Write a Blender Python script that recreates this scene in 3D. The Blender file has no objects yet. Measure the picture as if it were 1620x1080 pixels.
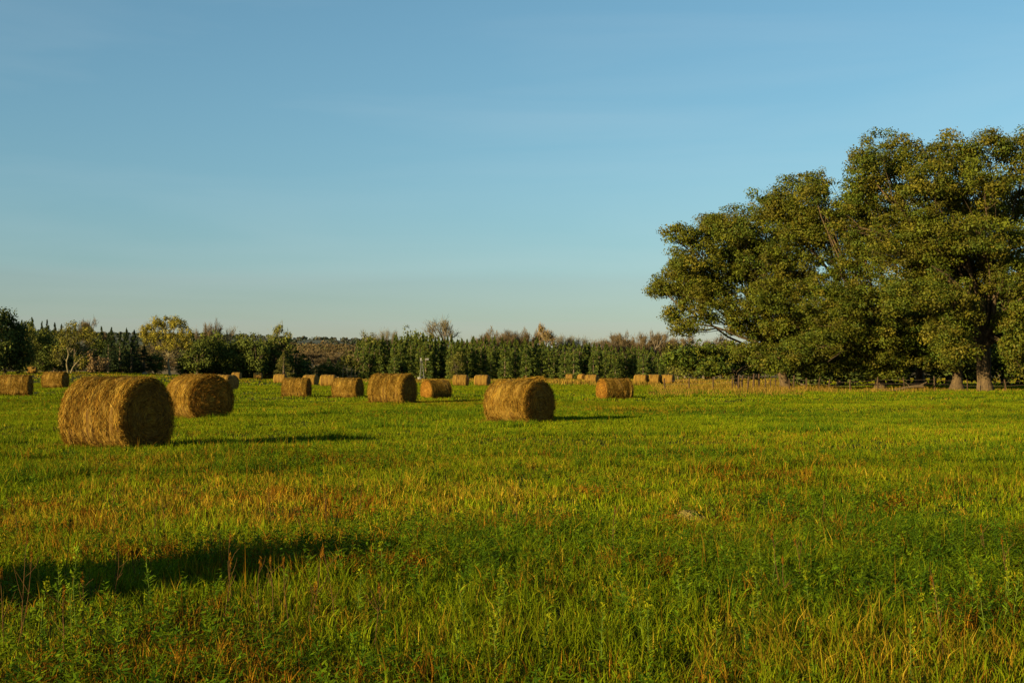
import bpy, math, random
import numpy as np
from mathutils import Vector

R = np.random.RandomState(7)
random.seed(7)
scene = bpy.context.scene
COL = scene.collection

# ------------------------------------------------------------------ camera frame (used to read positions off the photograph)
F = 2025.0            # focal length in photo pixels (45 mm on 36 mm, 1620 px wide)
HOR = 590.0           # row of the true horizon
CAM_H = 1.66


def sstep(a, b, v):
    t = np.clip((v - a) / (b - a), 0, 1)
    return t * t * (3 - 2 * t)


def hash2(ix, iy, seed):
    ix = np.atleast_1d(ix).astype(np.int64); iy = np.atleast_1d(iy).astype(np.int64)
    h = ((ix * 374761393 + iy * 668265263 + seed * 974711) & 0xffffffff).astype(np.uint64)
    m32 = np.uint64(0xffffffff)
    h = ((h ^ (h >> np.uint64(13))) * np.uint64(1274126177)) & m32
    h = ((h ^ (h >> np.uint64(16))) * np.uint64(2246822519)) & m32
    return ((h ^ (h >> np.uint64(15))) & np.uint64(0xffffff)).astype(float) / float(0xffffff)


def vnoise(x, y, seed=0):
    x, y = np.broadcast_arrays(np.asarray(x, float), np.asarray(y, float))
    if x.ndim == 0: x = x[None]; y = y[None]
    ix = np.floor(x); iy = np.floor(y)
    fx = x - ix; fy = y - iy
    fx = fx * fx * (3 - 2 * fx); fy = fy * fy * (3 - 2 * fy)
    a = hash2(ix, iy, seed); b = hash2(ix + 1, iy, seed)
    c = hash2(ix, iy + 1, seed); d = hash2(ix + 1, iy + 1, seed)
    return (a * (1 - fx) + b * fx) * (1 - fy) + (c * (1 - fx) + d * fx) * fy


def fbm(x, y, seed=0, octs=3):
    s = 0; a = 1; t = 0
    for o in range(octs):
        s = s + a * vnoise(np.asarray(x) * 2 ** o, np.asarray(y) * 2 ** o, seed + o * 17); t += a; a *= 0.5
    return s / t


def ground(x, y):
    x = np.asarray(x, float); y = np.asarray(y, float)
    yy = np.maximum(y, 1.0)
    rise = 1.9 * sstep(105, 330, y) * sstep(0.16, 0.34, -x / yy)
    und = (fbm(x / 17.0 + 3.1, y / 10.0 + 1.7, 5, 2) - 0.5) * 0.34 * sstep(12, 30, y) * (1 - 0.6 * sstep(80, 160, y))
    und = und + (vnoise(x / 4.0, y / 3.0, 9) - 0.5) * 0.10 * (1 - sstep(60, 120, y))
    und = und + (vnoise(x / 0.9, y / 0.9, 12) - 0.5) * 0.05 * (1 - sstep(20, 45, y))
    return rise + und


def gz(x, y):
    return float(np.ravel(ground(x, y))[0])


def px_x(px, d):
    return (px - 810.0) / F * d


def px_z(py, d):
    return CAM_H + (HOR - py) / F * d


def on_ground(px, py):
    d = CAM_H * F / max(py - HOR, 3.0)
    for _ in range(6):
        z = gz(px_x(px, d), d)
        d = (CAM_H - z) * F / max(py - HOR, 3.0)
    return px_x(px, d), d


# ------------------------------------------------------------------ materials
def new_mat(name):
    m = bpy.data.materials.new(name); m.use_nodes = True
    nt = m.node_tree; nt.nodes.clear()
    out = nt.nodes.new('ShaderNodeOutputMaterial')
    return m, nt, out


def N(nt, kind, **kw):
    n = nt.nodes.new(kind)
    for k, v in kw.items():
        if hasattr(n, k):
            setattr(n, k, v)
        else:
            n.inputs[k.replace('_', ' ')].default_value = v
    return n


def leafy(name, base, trans=0.25, rough=0.6, spec=0.25, tint=(1, 1, 1)):
    """two-sided leaf or blade: colour attribute times base, a little translucent"""
    m, nt, out = new_mat(name)
    at = N(nt, 'ShaderNodeVertexColor'); at.layer_name = 'Col'
    mul = N(nt, 'ShaderNodeMix', data_type='RGBA', blend_type='MULTIPLY')
    mul.inputs[0].default_value = 1.0
    nt.links.new(at.outputs[0], mul.inputs[6]); mul.inputs[7].default_value = (*base, 1)
    d = N(nt, 'ShaderNodeBsdfPrincipled')
    d.inputs['Roughness'].default_value = rough
    d.inputs['Specular IOR Level'].default_value = spec
    nt.links.new(mul.outputs[2], d.inputs['Base Color'])
    t = N(nt, 'ShaderNodeBsdfTranslucent')
    nt.links.new(mul.outputs[2], t.inputs['Color'])
    mx = N(nt, 'ShaderNodeMixShader'); mx.inputs[0].default_value = trans
    nt.links.new(d.outputs[0], mx.inputs[1]); nt.links.new(t.outputs[0], mx.inputs[2])
    nt.links.new(mx.outputs[0], out.inputs[0])
    return m


def noisy(name, c1, c2, scale=4.0, rough=0.85, stretch=(1, 1, 1), bump=0.3, coord='Object', c3=None):
    m, nt, out = new_mat(name)
    tc = N(nt, 'ShaderNodeTexCoord')
    mp = N(nt, 'ShaderNodeMapping'); mp.inputs['Scale'].default_value = stretch
    nt.links.new(tc.outputs[coord], mp.inputs[0])
    no = N(nt, 'ShaderNodeTexNoise'); no.inputs['Scale'].default_value = scale; no.inputs['Detail'].default_value = 6
    nt.links.new(mp.outputs[0], no.inputs[0])
    cr = N(nt, 'ShaderNodeValToRGB')
    cr.color_ramp.elements[0].position = 0.3; cr.color_ramp.elements[0].color = (*c1, 1)
    cr.color_ramp.elements[1].position = 0.7; cr.color_ramp.elements[1].color = (*c2, 1)
    if c3:
        e = cr.color_ramp.elements.new(0.5); e.color = (*c3, 1)
    nt.links.new(no.outputs[0], cr.inputs[0])
    b = N(nt, 'ShaderNodeBsdfPrincipled'); b.inputs['Roughness'].default_value = rough
    b.inputs['Specular IOR Level'].default_value = 0.2
    nt.links.new(cr.outputs[0], b.inputs['Base Color'])
    if bump:
        bp = N(nt, 'ShaderNodeBump'); bp.inputs['Strength'].default_value = bump; bp.inputs['Distance'].default_value = 0.05
        nt.links.new(no.outputs[0], bp.inputs['Height']); nt.links.new(bp.outputs[0], b.inputs['Normal'])
    nt.links.new(b.outputs[0], out.inputs[0])
    return m


def hay_material(name, around, dark=1.0, tint=(1, 1, 1)):
    """straw wound round the bale: noise stretched along the winding direction, read from the UV map (metres)"""
    m, nt, out = new_mat(name)
    uv = N(nt, 'ShaderNodeUVMap'); uv.uv_map = 'UVMap'
    def layer(sx, sy, sc, det):
        mp = N(nt, 'ShaderNodeMapping'); mp.inputs['Scale'].default_value = (sx, sy, 1)
        nt.links.new(uv.outputs[0], mp.inputs[0])
        no = N(nt, 'ShaderNodeTexNoise'); no.inputs['Scale'].default_value = sc; no.inputs['Detail'].default_value = det
        no.inputs['Distortion'].default_value = 0.6
        nt.links.new(mp.outputs[0], no.inputs[0]); return no
    fine = layer(16, 2.6, 7.5, 6)
    band = layer(7, 0.22, 1.7, 3)
    patch = layer(2.2, 1.2, 1.3, 4)
    add = N(nt, 'ShaderNodeMath', operation='ADD'); bm_ = N(nt, 'ShaderNodeMath', operation='MULTIPLY'); nt.links.new(band.outputs[0], bm_.inputs[0]); bm_.inputs[1].default_value = 1.8
    nt.links.new(fine.outputs[0], add.inputs[0]); nt.links.new(bm_.outputs[0], add.inputs[1])
    add2 = N(nt, 'ShaderNodeMath', operation='ADD'); nt.links.new(add.outputs[0], add2.inputs[0]); nt.links.new(patch.outputs[0], add2.inputs[1])
    dv = N(nt, 'ShaderNodeMath', operation='DIVIDE'); nt.links.new(add2.outputs[0], dv.inputs[0]); dv.inputs[1].default_value = 3.8
    cr = N(nt, 'ShaderNodeValToRGB')
    E = cr.color_ramp.elements
    k = dark
    E[0].position = 0.38; E[0].color = (0.10 * k, 0.045 * k, 0.010 * k, 1)
    E[1].position = 0.62; E[1].color = (0.66 * k, 0.41 * k, 0.055 * k, 1)
    e = E.new(0.45); e.color = (0.28 * k, 0.14 * k, 0.022 * k, 1)
    e = E.new(0.54); e.color = (0.48 * k, 0.27 * k, 0.045 * k, 1)
    nt.links.new(dv.outputs[0], cr.inputs[0])
    for el in E: el.color = (el.color[0] * tint[0], el.color[1] * tint[1], el.color[2] * tint[2], 1)
    b = N(nt, 'ShaderNodeBsdfPrincipled'); b.inputs['Roughness'].default_value = 0.75
    b.inputs['Specular IOR Level'].default_value = 0.15
    nt.links.new(cr.outputs[0], b.inputs['Base Color'])
    bp = N(nt, 'ShaderNodeBump'); bp.inputs['Strength'].default_value = 0.9; bp.inputs['Distance'].default_value = 0.04
    nt.links.new(add.outputs[0], bp.inputs['Height']); nt.links.new(bp.outputs[0], b.inputs['Normal'])
    nt.links.new(b.outputs[0], out.inputs[0])
    return m


M_GRASS = leafy('grass_blades', (1.02, 0.98, 0.36), 0.30, 0.7, 0.02)
M_STRAW = leafy('loose_straw', (0.39, 0.345, 0.155), 0.15, 0.8, 0.03)
M_OAK = leafy('oak_leaves', (0.90, 0.93, 0.48), 0.25, 0.6, 0.1)
M_FAR = leafy('distant_leaves', (1.15, 1.15, 1.0), 0.15, 0.7, 0.05)
M_BARK = noisy('oak_bark', (0.03, 0.02, 0.009), (0.11, 0.07, 0.028), 3.0, 0.9, (3, 3, 0.6), 0.6)
M_PALEBARK = noisy('pale_bark', (0.09, 0.07, 0.03), (0.20, 0.16, 0.075), 2.0, 0.9, (2, 2, 0.5), 0.3)
M_DARKBARK = noisy('dark_bark', (0.05, 0.035, 0.02), (0.13, 0.09, 0.05), 3.0, 0.9, (2, 2, 0.5), 0.3)
M_GREYBARK = noisy('grey_bark', (0.08, 0.06, 0.035), (0.16, 0.12, 0.07), 3.0, 0.9, (2, 2, 0.5), 0.3)
M_POST = noisy('weathered_post', (0.025, 0.014, 0.007), (0.07, 0.04, 0.017), 5.0, 0.9, (4, 4, 0.5), 0.4)
M_HAY = hay_material('rolled_hay', True, 0.40, (1.0, 1.0, 0.68))
M_HAYEND = hay_material('hay_end', False, 0.54, (1.06, 0.92, 0.68))
M_WIRE = noisy('rusty_wire', (0.10, 0.06, 0.04), (0.2, 0.14, 0.1), 8, 0.5, (1, 1, 1), 0)
M_GALV = noisy('galvanised_steel', (0.12, 0.115, 0.10), (0.18, 0.17, 0.145), 3.0, 0.55, (1, 1, 1), 0.05)
M_DIRT = noisy('dug_dirt', (0.12, 0.09, 0.016), (0.24, 0.18, 0.036), 40.0, 0.95, (1, 1, 1), 0.8)
M_ROCK = noisy('pale_rock', (0.10, 0.08, 0.045), (0.19, 0.15, 0.08), 3.0, 0.9, (1, 1, 1), 0.4)


# ------------------------------------------------------------------ mesh helpers
def obj_from(name, V, quads=None, tris=None, mat=None, parent=None, col=None, uv=None, smooth=True):
    me = bpy.data.meshes.new(name)
    V = np.asarray(V, np.float32).reshape(-1, 3)
    parts = []; starts = []; totals = []; pos = 0
    for fa, k in ((quads, 4), (tris, 3)):
        if fa is not None and len(fa):
            fa = np.asarray(fa, np.int32).reshape(-1, k)
            parts.append(fa.ravel()); n = len(fa)
            starts.append(pos + np.arange(n) * k); totals.append(np.full(n, k)); pos += n * k
    idx = np.concatenate(parts)
    st = np.concatenate(starts).astype(np.int32); tt = np.concatenate(totals).astype(np.int32)
    me.vertices.add(len(V)); me.vertices.foreach_set('co', V.ravel())
    me.loops.add(len(idx)); me.loops.foreach_set('vertex_index', idx)
    me.polygons.add(len(st)); me.polygons.foreach_set('loop_start', st)
    try:
        me.polygons.foreach_set('loop_total', tt)
    except Exception:
        pass
    me.polygons.foreach_set('use_smooth', np.full(len(st), bool(smooth)))
    if uv is not None:
        ul = me.uv_layers.new(name='UVMap')
        ul.data.foreach_set('uv', np.asarray(uv, np.float32)[idx].ravel())
    if col is not None:
        ca = me.color_attributes.new('Col', 'FLOAT_COLOR', 'POINT')
        c4 = np.ones((len(V), 4), np.float32); c4[:, :3] = col
        ca.data.foreach_set('color', c4.ravel())
    me.update(calc_edges=True)
    if mat: me.materials.append(mat)
    o = bpy.data.objects.new(name, me); COL.objects.link(o)
    if parent is not None: o.parent = parent
    return o


def tag(o, label=None, cat=None, group=None, kind=None):
    if label: o['label'] = label
    if cat: o['category'] = cat
    if group: o['group'] = group
    if kind: o['kind'] = kind
    return o


def root(name, loc, rz=0.0, label=None, cat=None, group=None, sc=None):
    o = bpy.data.objects.new(name, None); COL.objects.link(o)
    o.location = loc; o.rotation_euler = (0, 0, rz); o.empty_display_size = 0.2
    if sc is not None: o.scale = sc if hasattr(sc, '__len__') else (sc, sc, sc)
    return tag(o, label, cat, group)


def copy_thing(src, loc, rz=0.0, label=None, group=None, sc=None):
    r = src.copy(); COL.objects.link(r)
    r.location = loc; r.rotation_euler = (0, 0, rz)
    if sc is not None: r.scale = sc if hasattr(sc, '__len__') else (sc, sc, sc)
    r['label'] = label
    if group: r['group'] = group
    elif 'group' in r: del r['group']
    for ch in src.children:
        c = ch.copy(); COL.objects.link(c); c.parent = r
        for g in ch.children:
            d = g.copy(); COL.objects.link(d); d.parent = c
    return r


def unit(a):
    return a / (np.linalg.norm(a, axis=-1, keepdims=True) + 1e-9)


def diamonds(C, U, W, L, B, fold=0.0):
    """one four-cornered leaf at each centre C: long axis U (length L), width axis W (breadth B)"""
    n = len(C)
    L = np.broadcast_to(np.asarray(L, float), (n,))[:, None]; B = np.broadcast_to(np.asarray(B, float), (n,))[:, None]
    V = np.empty((n, 4, 3))
    V[:, 0] = C - U * L * 0.5; V[:, 1] = C + W * B * 0.5 - U * L * 0.08
    V[:, 2] = C + U * L * 0.5; V[:, 3] = C - W * B * 0.5 - U * L * 0.08
    if fold:
        nn = np.cross(U, W); V[:, 1] += nn * B * fold; V[:, 3] += nn * B * fold
    q = np.arange(n * 4).reshape(n, 4)
    return V.reshape(-1, 3), q


class Tubes:
    def __init__(s): s.V = []; s.Q = []; s.n = 0
    def add(s, pts, rad, k=6):
        pts = np.asarray(pts, float); rad = np.asarray(rad, float); m = len(pts)
        T = unit(np.gradient(pts, axis=0))
        ref = np.array([0.31, 0.95, 0.02]) if abs(T[0, 2]) > 0.7 else np.array([0, 0, 1.0])
        A = unit(np.cross(T, ref)); B = np.cross(T, A)
        th = np.arange(k) * 2 * math.pi / k
        ring = pts[:, None] + rad[:, None, None] * (np.cos(th)[None, :, None] * A[:, None] + np.sin(th)[None, :, None] * B[:, None])
        i = np.arange(m - 1)[:, None] * k; j = np.arange(k)[None]
        q = np.stack([i + j, i + (j + 1) % k, i + k + (j + 1) % k, i + k + j], -1).reshape(-1, 4) + s.n
        s.V.append(ring.reshape(-1, 3)); s.Q.append(q); s.n += m * k
    def build(s, name, mat, parent):
        if not s.V: return None
        return obj_from(name, np.concatenate(s.V), np.concatenate(s.Q), None, mat, parent)


def curve_pts(a, b, n, bend, rs, sag=0.0):
    a = np.asarray(a, float); b = np.asarray(b, float)
    t = np.linspace(0, 1, n)[:, None]
    p = a + (b - a) * t
    L = np.linalg.norm(b - a)
    off = rs.uniform(-1, 1, 3) * bend * L
    p = p + off * (np.sin(t * math.pi))
    p = p + rs.uniform(-1, 1, (n, 3)) * bend * 0.25 * L * np.sin(t * math.pi)
    p[:, 2] += sag * L * np.sin(t[:, 0] * math.pi)
    return p


# ------------------------------------------------------------------ trees
def leaf_cloud(centres, rad, per, size, rs, pal, flat=0.65, up=0.3, out_from=None, aspect=0.62):
    """leaves scattered through clumps; every leaf leans outwards from its clump"""
    n = len(centres)
    rad = np.broadcast_to(np.asarray(rad, float), (n,))
    per = np.broadcast_to(np.asarray(per, int), (n,))
    ci = np.repeat(np.arange(n), per); m = len(ci)
    d = unit(rs.normal(size=(m, 3)))
    rr = rs.uniform(0.15, 1, m) ** 0.55
    off = d * (rr * rad[ci])[:, None]; off[:, 2] *= flat
    C = centres[ci] + off
    nrm = unit(d * 1.1 + rs.normal(size=(m, 3)) * 0.62 + np.array([0, 0, up]))
    U = unit(np.cross(nrm, rs.normal(size=(m, 3)))); W = np.cross(nrm, U)
    s = size * rs.uniform(0.6, 1.35, m) * rs.uniform(0.65, 1.3, n)[ci]
    V, q = diamonds(C, U, W, s, s * aspect)
    pal = np.asarray(pal, float)
    base = pal[rs.randint(0, len(pal), n)][ci] * rs.uniform(0.7, 1.25, n)[ci][:, None]
    lc = base * rs.uniform(0.75, 1.25, m)[:, None]
    odd = rs.uniform(size=m) < 0.15
    lc[odd] = pal[rs.randint(0, len(pal), odd.sum())]
    return V, q, np.repeat(lc, 4, 0)


OAK_PAL = [(0.080, 0.090, 0.013), (0.105, 0.100, 0.014), (0.060, 0.078, 0.014), (0.125, 0.102, 0.016), (0.080, 0.070, 0.013), (0.095, 0.104, 0.013)]
GREEN_PAL = [(0.065, 0.090, 0.015), (0.085, 0.105, 0.014), (0.055, 0.080, 0.016)]


def big_tree(label, base_px, d0, trunk_r, lobes, fork_z, seed, pal=OAK_PAL, group=None, extra_limbs=(), leaf=0.20, per=112, twin=False, lean=(0, 0), dens=1.0):
    rs = np.random.RandomState(seed)
    bx, by = px_x(base_px, d0), d0
    r = root('oak_tree', (bx, by, gz(bx, by) - 0.05), 0, label, 'tree', group)
    tb = Tubes(); br = Tubes()
    zs = np.linspace(0, fork_z, 7)
    fork = np.array([lean[0], lean[1], fork_z])
    tp = np.stack([fork[0] * (zs / fork_z) ** 1.3 + rs.uniform(-.06, .06, 7), fork[1] * (zs / fork_z) + rs.uniform(-.06, .06, 7), zs], -1)
    tr = trunk_r * (1 + 0.75 * np.exp(-zs * 2.2)) * (1 - 0.22 * zs / fork_z)
    tb.add(tp, tr, 14)
    if twin:
        tb.add(tp * np.array([1, 1, 1]) + np.array([[-0.9 * trunk_r, 0.1, 0]]) * (1 + zs / fork_z)[:, None], tr * 0.6, 10)
    cents = []; rads = []
    for (lx, ly, rx, rz, *dd) in lobes:
        off = dd[0] if dd else rs.uniform(-4.5, 4.0)
        dl = d0 + off
        c = np.array([px_x(lx, dl) - bx, off, px_z(ly, dl) - r.location.z])
        RX = rx / F * dl; RZ = rz / F * dl; RY = 0.5 * (RX + RZ)
        # limb from the fork to the lobe's heart
        a = tp[rs.randint(4, 7)]
        start_r = trunk_r * rs.uniform(0.2, 0.34)
        lp = curve_pts(a, c - np.array([0, 0, RZ * 0.3]), 9, 0.08, rs, 0.07)
        tb.add(lp, np.linspace(start_r, 0.06, 9), 8)
        n = max(6, int(dens * 3.6 * (RX * RZ + RX * RY + RY * RZ)))
        dv = unit(rs.normal(size=(n, 3))); dv[:, 2] = np.where(dv[:, 2] < -0.55, dv[:, 2] * 0.6, dv[:, 2]); dv = unit(dv)
        rr = rs.uniform(0.55, 1.0, n); inner = rs.uniform(size=n) < 0.18; rr[inner] = rs.uniform(0.2, 0.6, inner.sum())
        cc = c + dv * np.array([RX, RY, RZ]) * rr[:, None]
        cr = rs.uniform(0.38, 1.2, n) * rs.uniform(0.85, 1.15)
        cents.append(cc); rads.append(cr)
        for k in rs.choice(n, max(3, n // 7), replace=False):
            s = lp[rs.randint(4, 9)]
            br.add(curve_pts(s, cc[k], 5, 0.12, rs, 0.03), np.linspace(0.045, 0.014, 5), 4)
    for (p0, p1, rad) in extra_limbs:       # limbs that catch the sun, read off the photograph
        A = np.array([px_x(p0[0], d0 + p0[2]) - bx, p0[2], px_z(p0[1], d0 + p0[2]) - r.location.z])
        B = np.array([px_x(p1[0], d0 + p1[2]) - bx, p1[2], px_z(p1[1], d0 + p1[2]) - r.location.z])
        tb.add(curve_pts(A, B, 8, 0.06, rs, 0.03), np.linspace(rad, rad * 0.45, 8), 7)
    cents = np.concatenate(cents); rads = np.concatenate(rads)
    cents[:, 2] = np.maximum(cents[:, 2], 1.3)
    V, q, lc = leaf_cloud(cents, rads, (per * rads ** 1.5).astype(int) + 10, leaf, rs, pal)
    tb.build('trunk', M_BARK, r)
    br.build('branches', M_BARK, r)
    obj_from('crown', V, q, None, M_OAK, r, col=lc, smooth=False)
    return r


def conifer(name, label, cat, h, w, seed, pal, cone=1.0, n=4800, leaf=0.32, bark=None, group=None, skirt=0.03):
    """narrow evergreen: sprays round a spire, drooping outwards"""
    rs = np.random.RandomState(seed)
    r = root(name, (0, 0, -50), 0, label, cat, group)
    tb = Tubes(); tb.add([(0, 0, 0), (0, 0, h * 0.5), (0, 0, h * 0.97)], [w * 0.07, w * 0.045, 0.02], 6)
    nb = 130
    zb = h * (skirt + (1 - skirt) * rs.uniform(0, 1, nb) ** 1.15)
    th = rs.uniform(0, 2 * math.pi, nb)
    prof = np.clip((1 - (zb / h) ** (1.0 + cone)), 0.02, 1) * (0.75 + 0.25 * np.minimum(1, zb / (0.14 * h)))
    Rb = w * 0.5 * prof * rs.uniform(0.72, 1.15, nb)
    bi = rs.randint(0, nb, n)
    t = rs.uniform(0.25, 1, n) ** 0.7
    ang = th[bi] + rs.normal(size=n) * 0.22
    rad = Rb[bi] * t
    z = zb[bi] + (0.35 * Rb[bi] * (1 - cone * 0.9)) * t - 0.12 * rad * cone + rs.normal(size=n) * 0.16
    C = np.stack([np.cos(ang) * rad, np.sin(ang) * rad, np.maximum(z, 0.15)], -1)
    outd = np.stack([np.cos(ang), np.sin(ang), np.full(n, 0.55 - 0.55 * cone)], -1)
    U = unit(outd + rs.normal(size=(n, 3)) * 0.45); nr = unit(rs.normal(size=(n, 3)) + np.array([0, 0, 0.5]) + outd * 0.7)
    W = unit(np.cross(nr, U))
    s = leaf * rs.uniform(0.6, 1.4, n)
    V, q = diamonds(C, U, W, s, s * 0.42)
    pal = np.asarray(pal); bc = pal[rs.randint(0, len(pal), nb)] * rs.uniform(0.75, 1.25, nb)[:, None]
    lc = bc[bi] * rs.uniform(0.8, 1.2, n)[:, None]
    tb.build('trunk', bark or M_DARKBARK, r)
    obj_from('crown', V, q, None, M_FAR, r, col=np.repeat(lc, 4, 0), smooth=False)
    return r


def leafy_tree(name, label, cat, h, w, seed, pal, bark=None, low=0.12, n_clump=60, per=60, leaf=0.5, group=None, trunk_r=0.22, spread_up=False, gap=0.0):
    rs = np.random.RandomState(seed)
    r = root(name, (0, 0, -50), 0, label, cat, group)
    tb = Tubes()
    fz = h * 0.28
    zs = np.linspace(0, fz, 5)
    tp = np.stack([rs.uniform(-.1, .1, 5), rs.uniform(-.1, .1, 5), zs], -1)
    tb.add(tp, trunk_r * (1 - 0.3 * zs / fz), 7)
    dv = unit(rs.normal(size=(n_clump, 3))); rr = rs.uniform(0.45, 1.0, n_clump) ** 0.6
    lump = 0.75 + 0.5 * vnoise(np.arctan2(dv[:, 1], dv[:, 0]) * 1.4 + 9, dv[:, 2] * 2.2 + 4, seed)
    c = dv * rr[:, None] * lump[:, None] * np.array([w * 0.5, w * 0.5, h * (1 - low) * 0.5]) + np.array([0, 0, h * (1 + low) * 0.5])
    c[:, 2] = np.clip(c[:, 2], 0.6, h)
    cr = rs.uniform(0.06, 0.12, n_clump) * (w + h)
    if spread_up: cr *= 0.75
    for k in rs.choice(n_clump, min(n_clump, 26), replace=False):
        a = tp[rs.randint(2, 5)]
        tb.add(curve_pts(a, c[k], 6, 0.07, rs, 0.05), np.linspace(trunk_r * 0.45, 0.03, 6), 5)
    V, q, lc = leaf_cloud(c, cr, per, leaf, rs, pal, flat=1.0 if spread_up else 0.75)
    tb.build('trunk', bark or M_DARKBARK, r)
    obj_from('crown', V, q, None, M_FAR, r, col=lc, smooth=False)
    return r


def bare_tree(name, label, cat, h, w, seed, twig_col, bark=None, group=None, low=0.3, twigs=1500, tw=0.075, leaves=0, leaf_pal=None):
    """leafless crown: forking limbs and a haze of fine upright twigs"""
    rs = np.random.RandomState(seed)
    r = root(name, (0, 0, -50), 0, label, cat, group)
    tb = Tubes(); tips = []
    def grow(p, d, L, rad, lev):
        q = p + d * L
        tb.add(curve_pts(p, q, 4, 0.08, rs), np.linspace(rad, rad * 0.62, 4), 6 if lev < 2 else 4)
        if lev >= 3:
            tips.append((q, d)); return
        for _ in range(3 if lev else 4):
            nd = unit(d * 0.9 + rs.normal(size=3) * np.array([0.55 * w / h * 1.6, 0.55 * w / h * 1.6, 0.22]) + np.array([0, 0, 0.25]))
            grow(p + (q - p) * rs.uniform(0.6, 1.0), nd, L * rs.uniform(0.55, 0.8), rad * 0.55, lev + 1)
    grow(np.zeros(3), np.array([0, 0, 1.0]), h * low, 0.02 * h + 0.06, 0)
    tp = np.array([t[0] for t in tips]); td = np.array([t[1] for t in tips])
    # fit the tips to the crown's size
    s = np.array([w * 0.5 / (np.percentile(np.abs(tp[:, 0]), 92) + 1e-6), w * 0.5 / (np.percentile(np.abs(tp[:, 1]), 92) + 1e-6), 0.9 * h / tp[:, 2].max()])
    ti = rs.randint(0, len(tp), twigs)
    U = unit(td[ti] + rs.normal(size=(twigs, 3)) * 0.42 + np.array([0, 0, 0.2]))
    C = tp[ti] * s + U * (0.05 * h) * rs.uniform(-1.0, 1.5, twigs)[:, None] + rs.normal(size=(twigs, 3)) * 0.03 * h
    W = unit(np.cross(U, rs.normal(size=(twigs, 3))))
    V, q = diamonds(C, U, W, rs.uniform(0.06, 0.13, twigs) * h, tw)
    lc = np.asarray(twig_col) * rs.uniform(0.7, 1.3, twigs)[:, None]
    for k in range(len(tb.V)): tb.V[k] = tb.V[k] * s
    tb.build('trunk', bark or M_GREYBARK, r)
    obj_from('twigs', V, q, None, M_FAR, r, col=np.repeat(lc, 4, 0), smooth=False)
    if leaves:
        V, q, lc = leaf_cloud(tp * s, np.full(len(tp), 0.085 * h), leaves, 0.4, rs, leaf_pal)
        obj_from('crown', V, q, None, M_FAR, r, col=lc, smooth=False)
    return r


PLACED = set()


def stand(proto, px, top, base, d, width_px=None, label=None, group=None, rz=None, h0=10.0, w0=None):
    """put a tree of prototype height h0 so that it spans the rows top..base at distance d"""
    x = px_x(px, d)
    z = gz(x, d) - 0.1
    h = px_z(top, d) - z
    sz = h / h0
    sw = sz if width_px is None or w0 is None else (width_px / F * d) / w0
    rz = random.uniform(0, 6.28) if rz is None else rz
    if proto.name not in PLACED:
        PLACED.add(proto.name)
        proto.location = (x, d, z); proto.rotation_euler = (0, 0, rz); proto.scale = (sw, sw, sz)
        proto['label'] = label
        if group: proto['group'] = group
        return proto
    return copy_thing(proto, (x, d, z), rz, label, group, (sw, sw, sz))


# ------------------------------------------------------------------ ground and hills (the setting)
def build_ground():
    ys = np.concatenate([np.linspace(-40, 3, 12), np.arange(3.3, 45, 0.3), np.geomspace(45, 420, 150), np.geomspace(440, 6000, 30)])
    us = np.linspace(-1, 1, 260)
    V = []
    for y in ys:
        hw = 26 + 0.75 * max(y, 0)
        if y > 420: hw = hw * 1.4
        x = us * hw
        V.append(np.stack([x, np.full_like(x, y), ground(x, np.full_like(x, y)) - 0.02], -1))
    V = np.concatenate(V); m = len(us)
    i = np.arange(len(ys) - 1)[:, None] * m; j = np.arange(m - 1)[None]
    q = np.stack([i + j, i + j + 1, i + m + j + 1, i + m + j], -1).reshape(-1, 4)
    mt, nt, out = new_mat('meadow_ground')
    tc = N(nt, 'ShaderNodeTexCoord')
    n1 = N(nt, 'ShaderNodeTexNoise'); n1.inputs['Scale'].default_value = 0.09; n1.inputs['Detail'].default_value = 8
    n2 = N(nt, 'ShaderNodeTexNoise'); n2.inputs['Scale'].default_value = 5.0; n2.inputs['Detail'].default_value = 6
    nt.links.new(tc.outputs['Object'], n1.inputs[0]); nt.links.new(tc.outputs['Object'], n2.inputs[0])
    c1 = N(nt, 'ShaderNodeValToRGB'); E = c1.color_ramp.elements
    E[0].position = .38; E[0].color = (0.020, 0.022, 0.003, 1); E[1].position = .68; E[1].color = (0.042, 0.032, 0.005, 1)
    nt.links.new(n1.outputs[0], c1.inputs[0])
    c2 = N(nt, 'ShaderNodeValToRGB'); E = c2.color_ramp.elements
    E[0].position = .3; E[0].color = (0.45, 0.42, 0.4, 1); E[1].position = .7; E[1].color = (1.1, 1.1, 1.0, 1)
    nt.links.new(n2.outputs[0], c2.inputs[0])
    mul = N(nt, 'ShaderNodeMix', data_type='RGBA', blend_type='MULTIPLY'); mul.inputs[0].default_value = 1
    nt.links.new(c1.outputs[0], mul.inputs[6]); nt.links.new(c2.outputs[0], mul.inputs[7])
    b = N(nt, 'ShaderNodeBsdfPrincipled'); b.inputs['Roughness'].default_value = 0.95; b.inputs['Specular IOR Level'].default_value = 0.05
    nt.links.new(mul.outputs[2], b.inputs['Base Color'])
    bp = N(nt, 'ShaderNodeBump'); bp.inputs['Strength'].default_value = 0.8; bp.inputs['Distance'].default_value = 0.1
    nt.links.new(n2.outputs[0], bp.inputs['Height']); nt.links.new(bp.outputs[0], b.inputs['Normal'])
    nt.links.new(b.outputs[0], out.inputs[0])
    tag(obj_from('ground', V, q, None, mt), kind='structure')


build_ground()


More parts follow.
